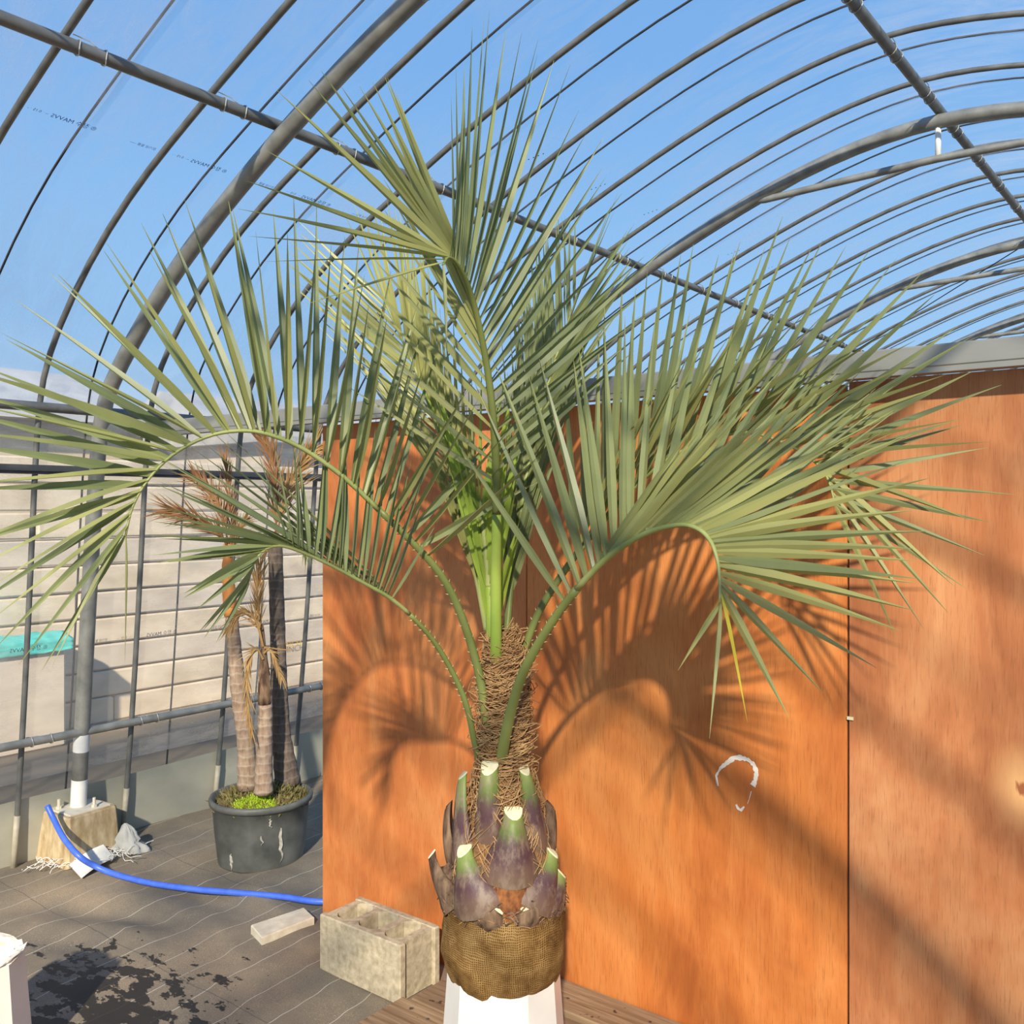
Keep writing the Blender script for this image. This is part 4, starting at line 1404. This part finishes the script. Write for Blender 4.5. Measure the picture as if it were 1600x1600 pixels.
t3, P3_ = trunk_([(450,1225,4.46),(440,1150,4.46),(436,1060,4.46),(433,960,4.46),(430,850,4.46)], [.062, .044, .038, .036, .034], 'trunk_d', 'taller dark ringed trunk at the back of the tub')

def dry_frond(parent, rach, n, length, wdt, seed, mt, spread=.9, droop=.3):
    rg = random.Random(seed)
    P = spline([W(*p) for p in rach], 24)
    mb = MB(); al = []
    mb.tube(P, [.006-.0045*i/23 for i in range(24)], 5); al += [.3]*len(mb.v)
    n = int(n*2.3); wdt *= .7
    for j in range(n):
        f = .18+.82*j/(n-1)
        i = min(int(f*23), 22)
        t = (P[i+1]-P[i]).normalized()
        s_ = 1 if j % 2 else -1
        sd = t.cross(TOC).normalized()*s_
        d = (t*(1.0+rg.uniform(-.2, .3))+sd*spread*rg.uniform(.3, 1)+TOC*rg.uniform(-.35, .35)+Vector((0, 0, -droop*rg.random()))).normalized()
        L = length*rg.uniform(.6, 1.05)*(1-.45*abs(f-.5))
        b = len(mb.v)
        leaflet_geo(mb, al, P[i], P[i]+d*L, t, wdt, .03, .5, 4)
    o = mb.build('dry_frond', M[mt], parent)
    set_along(o.data, al)
dry_frond(t1, [(357,860,4.35),(345,835,4.3),(315,815,4.25),(285,802,4.2),(262,795,4.18)], 44, .17, .011, 31, 'dry_red', .55)
dry_frond(t1, [(357,860,4.36),(352,820,4.36),(340,785,4.36),(322,760,4.36),(305,745,4.36)], 40, .17, .011, 32, 'dry_red', .6)
dry_frond(t1, [(358,865,4.37),(362,810,4.4),(358,760,4.42),(352,715,4.42)], 34, .14, .010, 33, 'dry_red', .35)
dry_frond(t1, [(359,870,4.34),(372,830,4.3),(385,810,4.28)], 18, .10, .009, 34, 'dry', .5)
dry_frond(t3, [(430,860,4.46),(432,800,4.46),(430,745,4.46),(420,700,4.46),(400,668,4.46)], 46, .20, .012, 35, 'dry_red', .45)
dry_frond(t3, [(430,860,4.46),(440,800,4.42),(455,755,4.4),(475,720,4.38),(490,700,4.38)], 46, .20, .012, 36, 'dry', .5)
dry_frond(t3, [(432,860,4.46),(448,830,4.44),(470,845,4.42),(480,870,4.42)], 22, .12, .010, 37, 'leaf', .6, .8)
dry_frond(t2, [(411,1030,4.22),(402,1015,4.2),(392,1025,4.18),(386,1060,4.17),(388,1110,4.17),(394,1150,4.17)], 34, .12, .010, 38, 'dry', .35, .8)
dry_frond(t2, [(411,1010,4.22),(402,975,4.2),(388,955,4.17),(368,962,4.15),(355,985,4.15)], 30, .11, .010, 39, 'dry', .6, .8)
dry_frond(t2, [(409,1000,4.24),(404,950,4.24),(402,910,4.24),(408,870,4.24)], 34, .16, .009, 40, 'dry', .4)
dry_frond(t2, [(413,1020,4.22),(422,1015,4.2),(432,1035,4.2),(440,1060,4.2)], 12, .10, .011, 41, 'dry', .4, .8)
dry_frond(t2, [(413,1012,4.22),(430,1014,4.2),(458,1016,4.2)], 3, .03, .006, 42, 'husk' if False else 'dry', .2, 0)

# ground cover in the tub
rg = random.Random(77)
def cover(n, region, size, mt, name, h):
    mb = MB(); al = []
    for i in range(n):
        a = rg.uniform(0, 6.283); r = .205*math.sqrt(rg.random())
        p = pot_c+Vector((math.cos(a)*r, math.sin(a)*r, .245+.045*(1-(r/.205)**2)))
        rel = p-pot_c
        lat, fr_ = rel.dot(RGT), rel.dot(TOC)
        if not region(lat, fr_): continue
        d = Vector((rg.uniform(-1, 1), rg.uniform(-1, 1), rg.uniform(.3, 1.3))).normalized()
        wd = d.cross(Vector((rg.uniform(-1, 1), rg.uniform(-1, 1), rg.uniform(-1, 1)))).normalized()
        leaflet_geo(mb, al, p-Vector((0, 0, .004)), p+d*size*rg.uniform(.5, 1.2)*h(lat, fr_), wd, size*.42, .05, .2, 2)
    o = mb.build(name, M[mt], soil)
    set_along(o.data, al)
    o['kind'] = 'stuff'
    return o
in_moss = lambda l, f: f > .035 and -.10 < l < .10 and (l/.10)**2+((f-.13)/.10)**2 < 1
cover(6000, in_moss, .024, 'moss', 'green_ground_cover', lambda l, f: 1)
cover(2600, lambda l, f: not in_moss(l, f) or rg.random() < .06, .034, 'weed', 'dry_weeds', lambda l, f: 1.7 if f < 0 else .9)

# pale sleeves on the feet of the wall ribs
mb = MB(); a_ = full_arch(RIB, 61)
ft_pts = [p for p in a_ if p.x < XC and p.z < .40][:6]
mb.tube(ft_pts, .0138, 8)
slv = mb.mesh('rib_sleeve', M['sleeve'], True)
for k in range(7, 14):
    link_copy('rib_sleeve', slv, (0, RIB_Y0+RIB_DY*k, 0), wall_left)

# dark dry fringe where the trunk meets the burlap
rg = random.Random(91)
mb = MB()
for i in range(420):
    a = rg.uniform(0, 6.283); r = rg.uniform(.128, .152)
    z = rg.uniform(.590, .640)
    p = Vector((PALM.x+math.cos(a)*r, PALM.y+math.sin(a)*r, z))
    t = Vector((-math.sin(a), math.cos(a), 0))*rg.choice((-1, 1))
    d = Vector((math.cos(a), math.sin(a), 0))
    pts = [p, p+t*.02+d*rg.uniform(0, .012)+Vector((0, 0, rg.uniform(-.01, .012))), p+t*rg.uniform(.03, .05)+d*rg.uniform(0, .02)+Vector((0, 0, rg.uniform(-.018, .012)))]
    mb.tube(spline(pts, 5), rg.uniform(.0008, .0020), 3, False)
o = mb.build('trunk_fringe', M['husk'], trunk); o['kind'] = 'stuff'
# loose fibre between the leaf bases
mb = MB()
for i in range(500):
    a = rg.uniform(0, 6.283); z = rg.uniform(.66, .90)
    r = .138-.27*(z-.66)+.008
    pts = []
    sp_ = rg.uniform(-.5, .5)
    for k in range(5):
        t = k/4
        an = a+sp_*t; rr_ = r-.012*t+.006*math.sin(t*3.1)
        pts.append(Vector((PALM.x+math.cos(an)*rr_, PALM.y+math.sin(an)*rr_, z+.05*t)))
    mb.tube(pts, rg.uniform(.0007, .0013), 3, False)
o = mb.build('base_fibres', M['fiber'], trunk); o['kind'] = 'stuff'
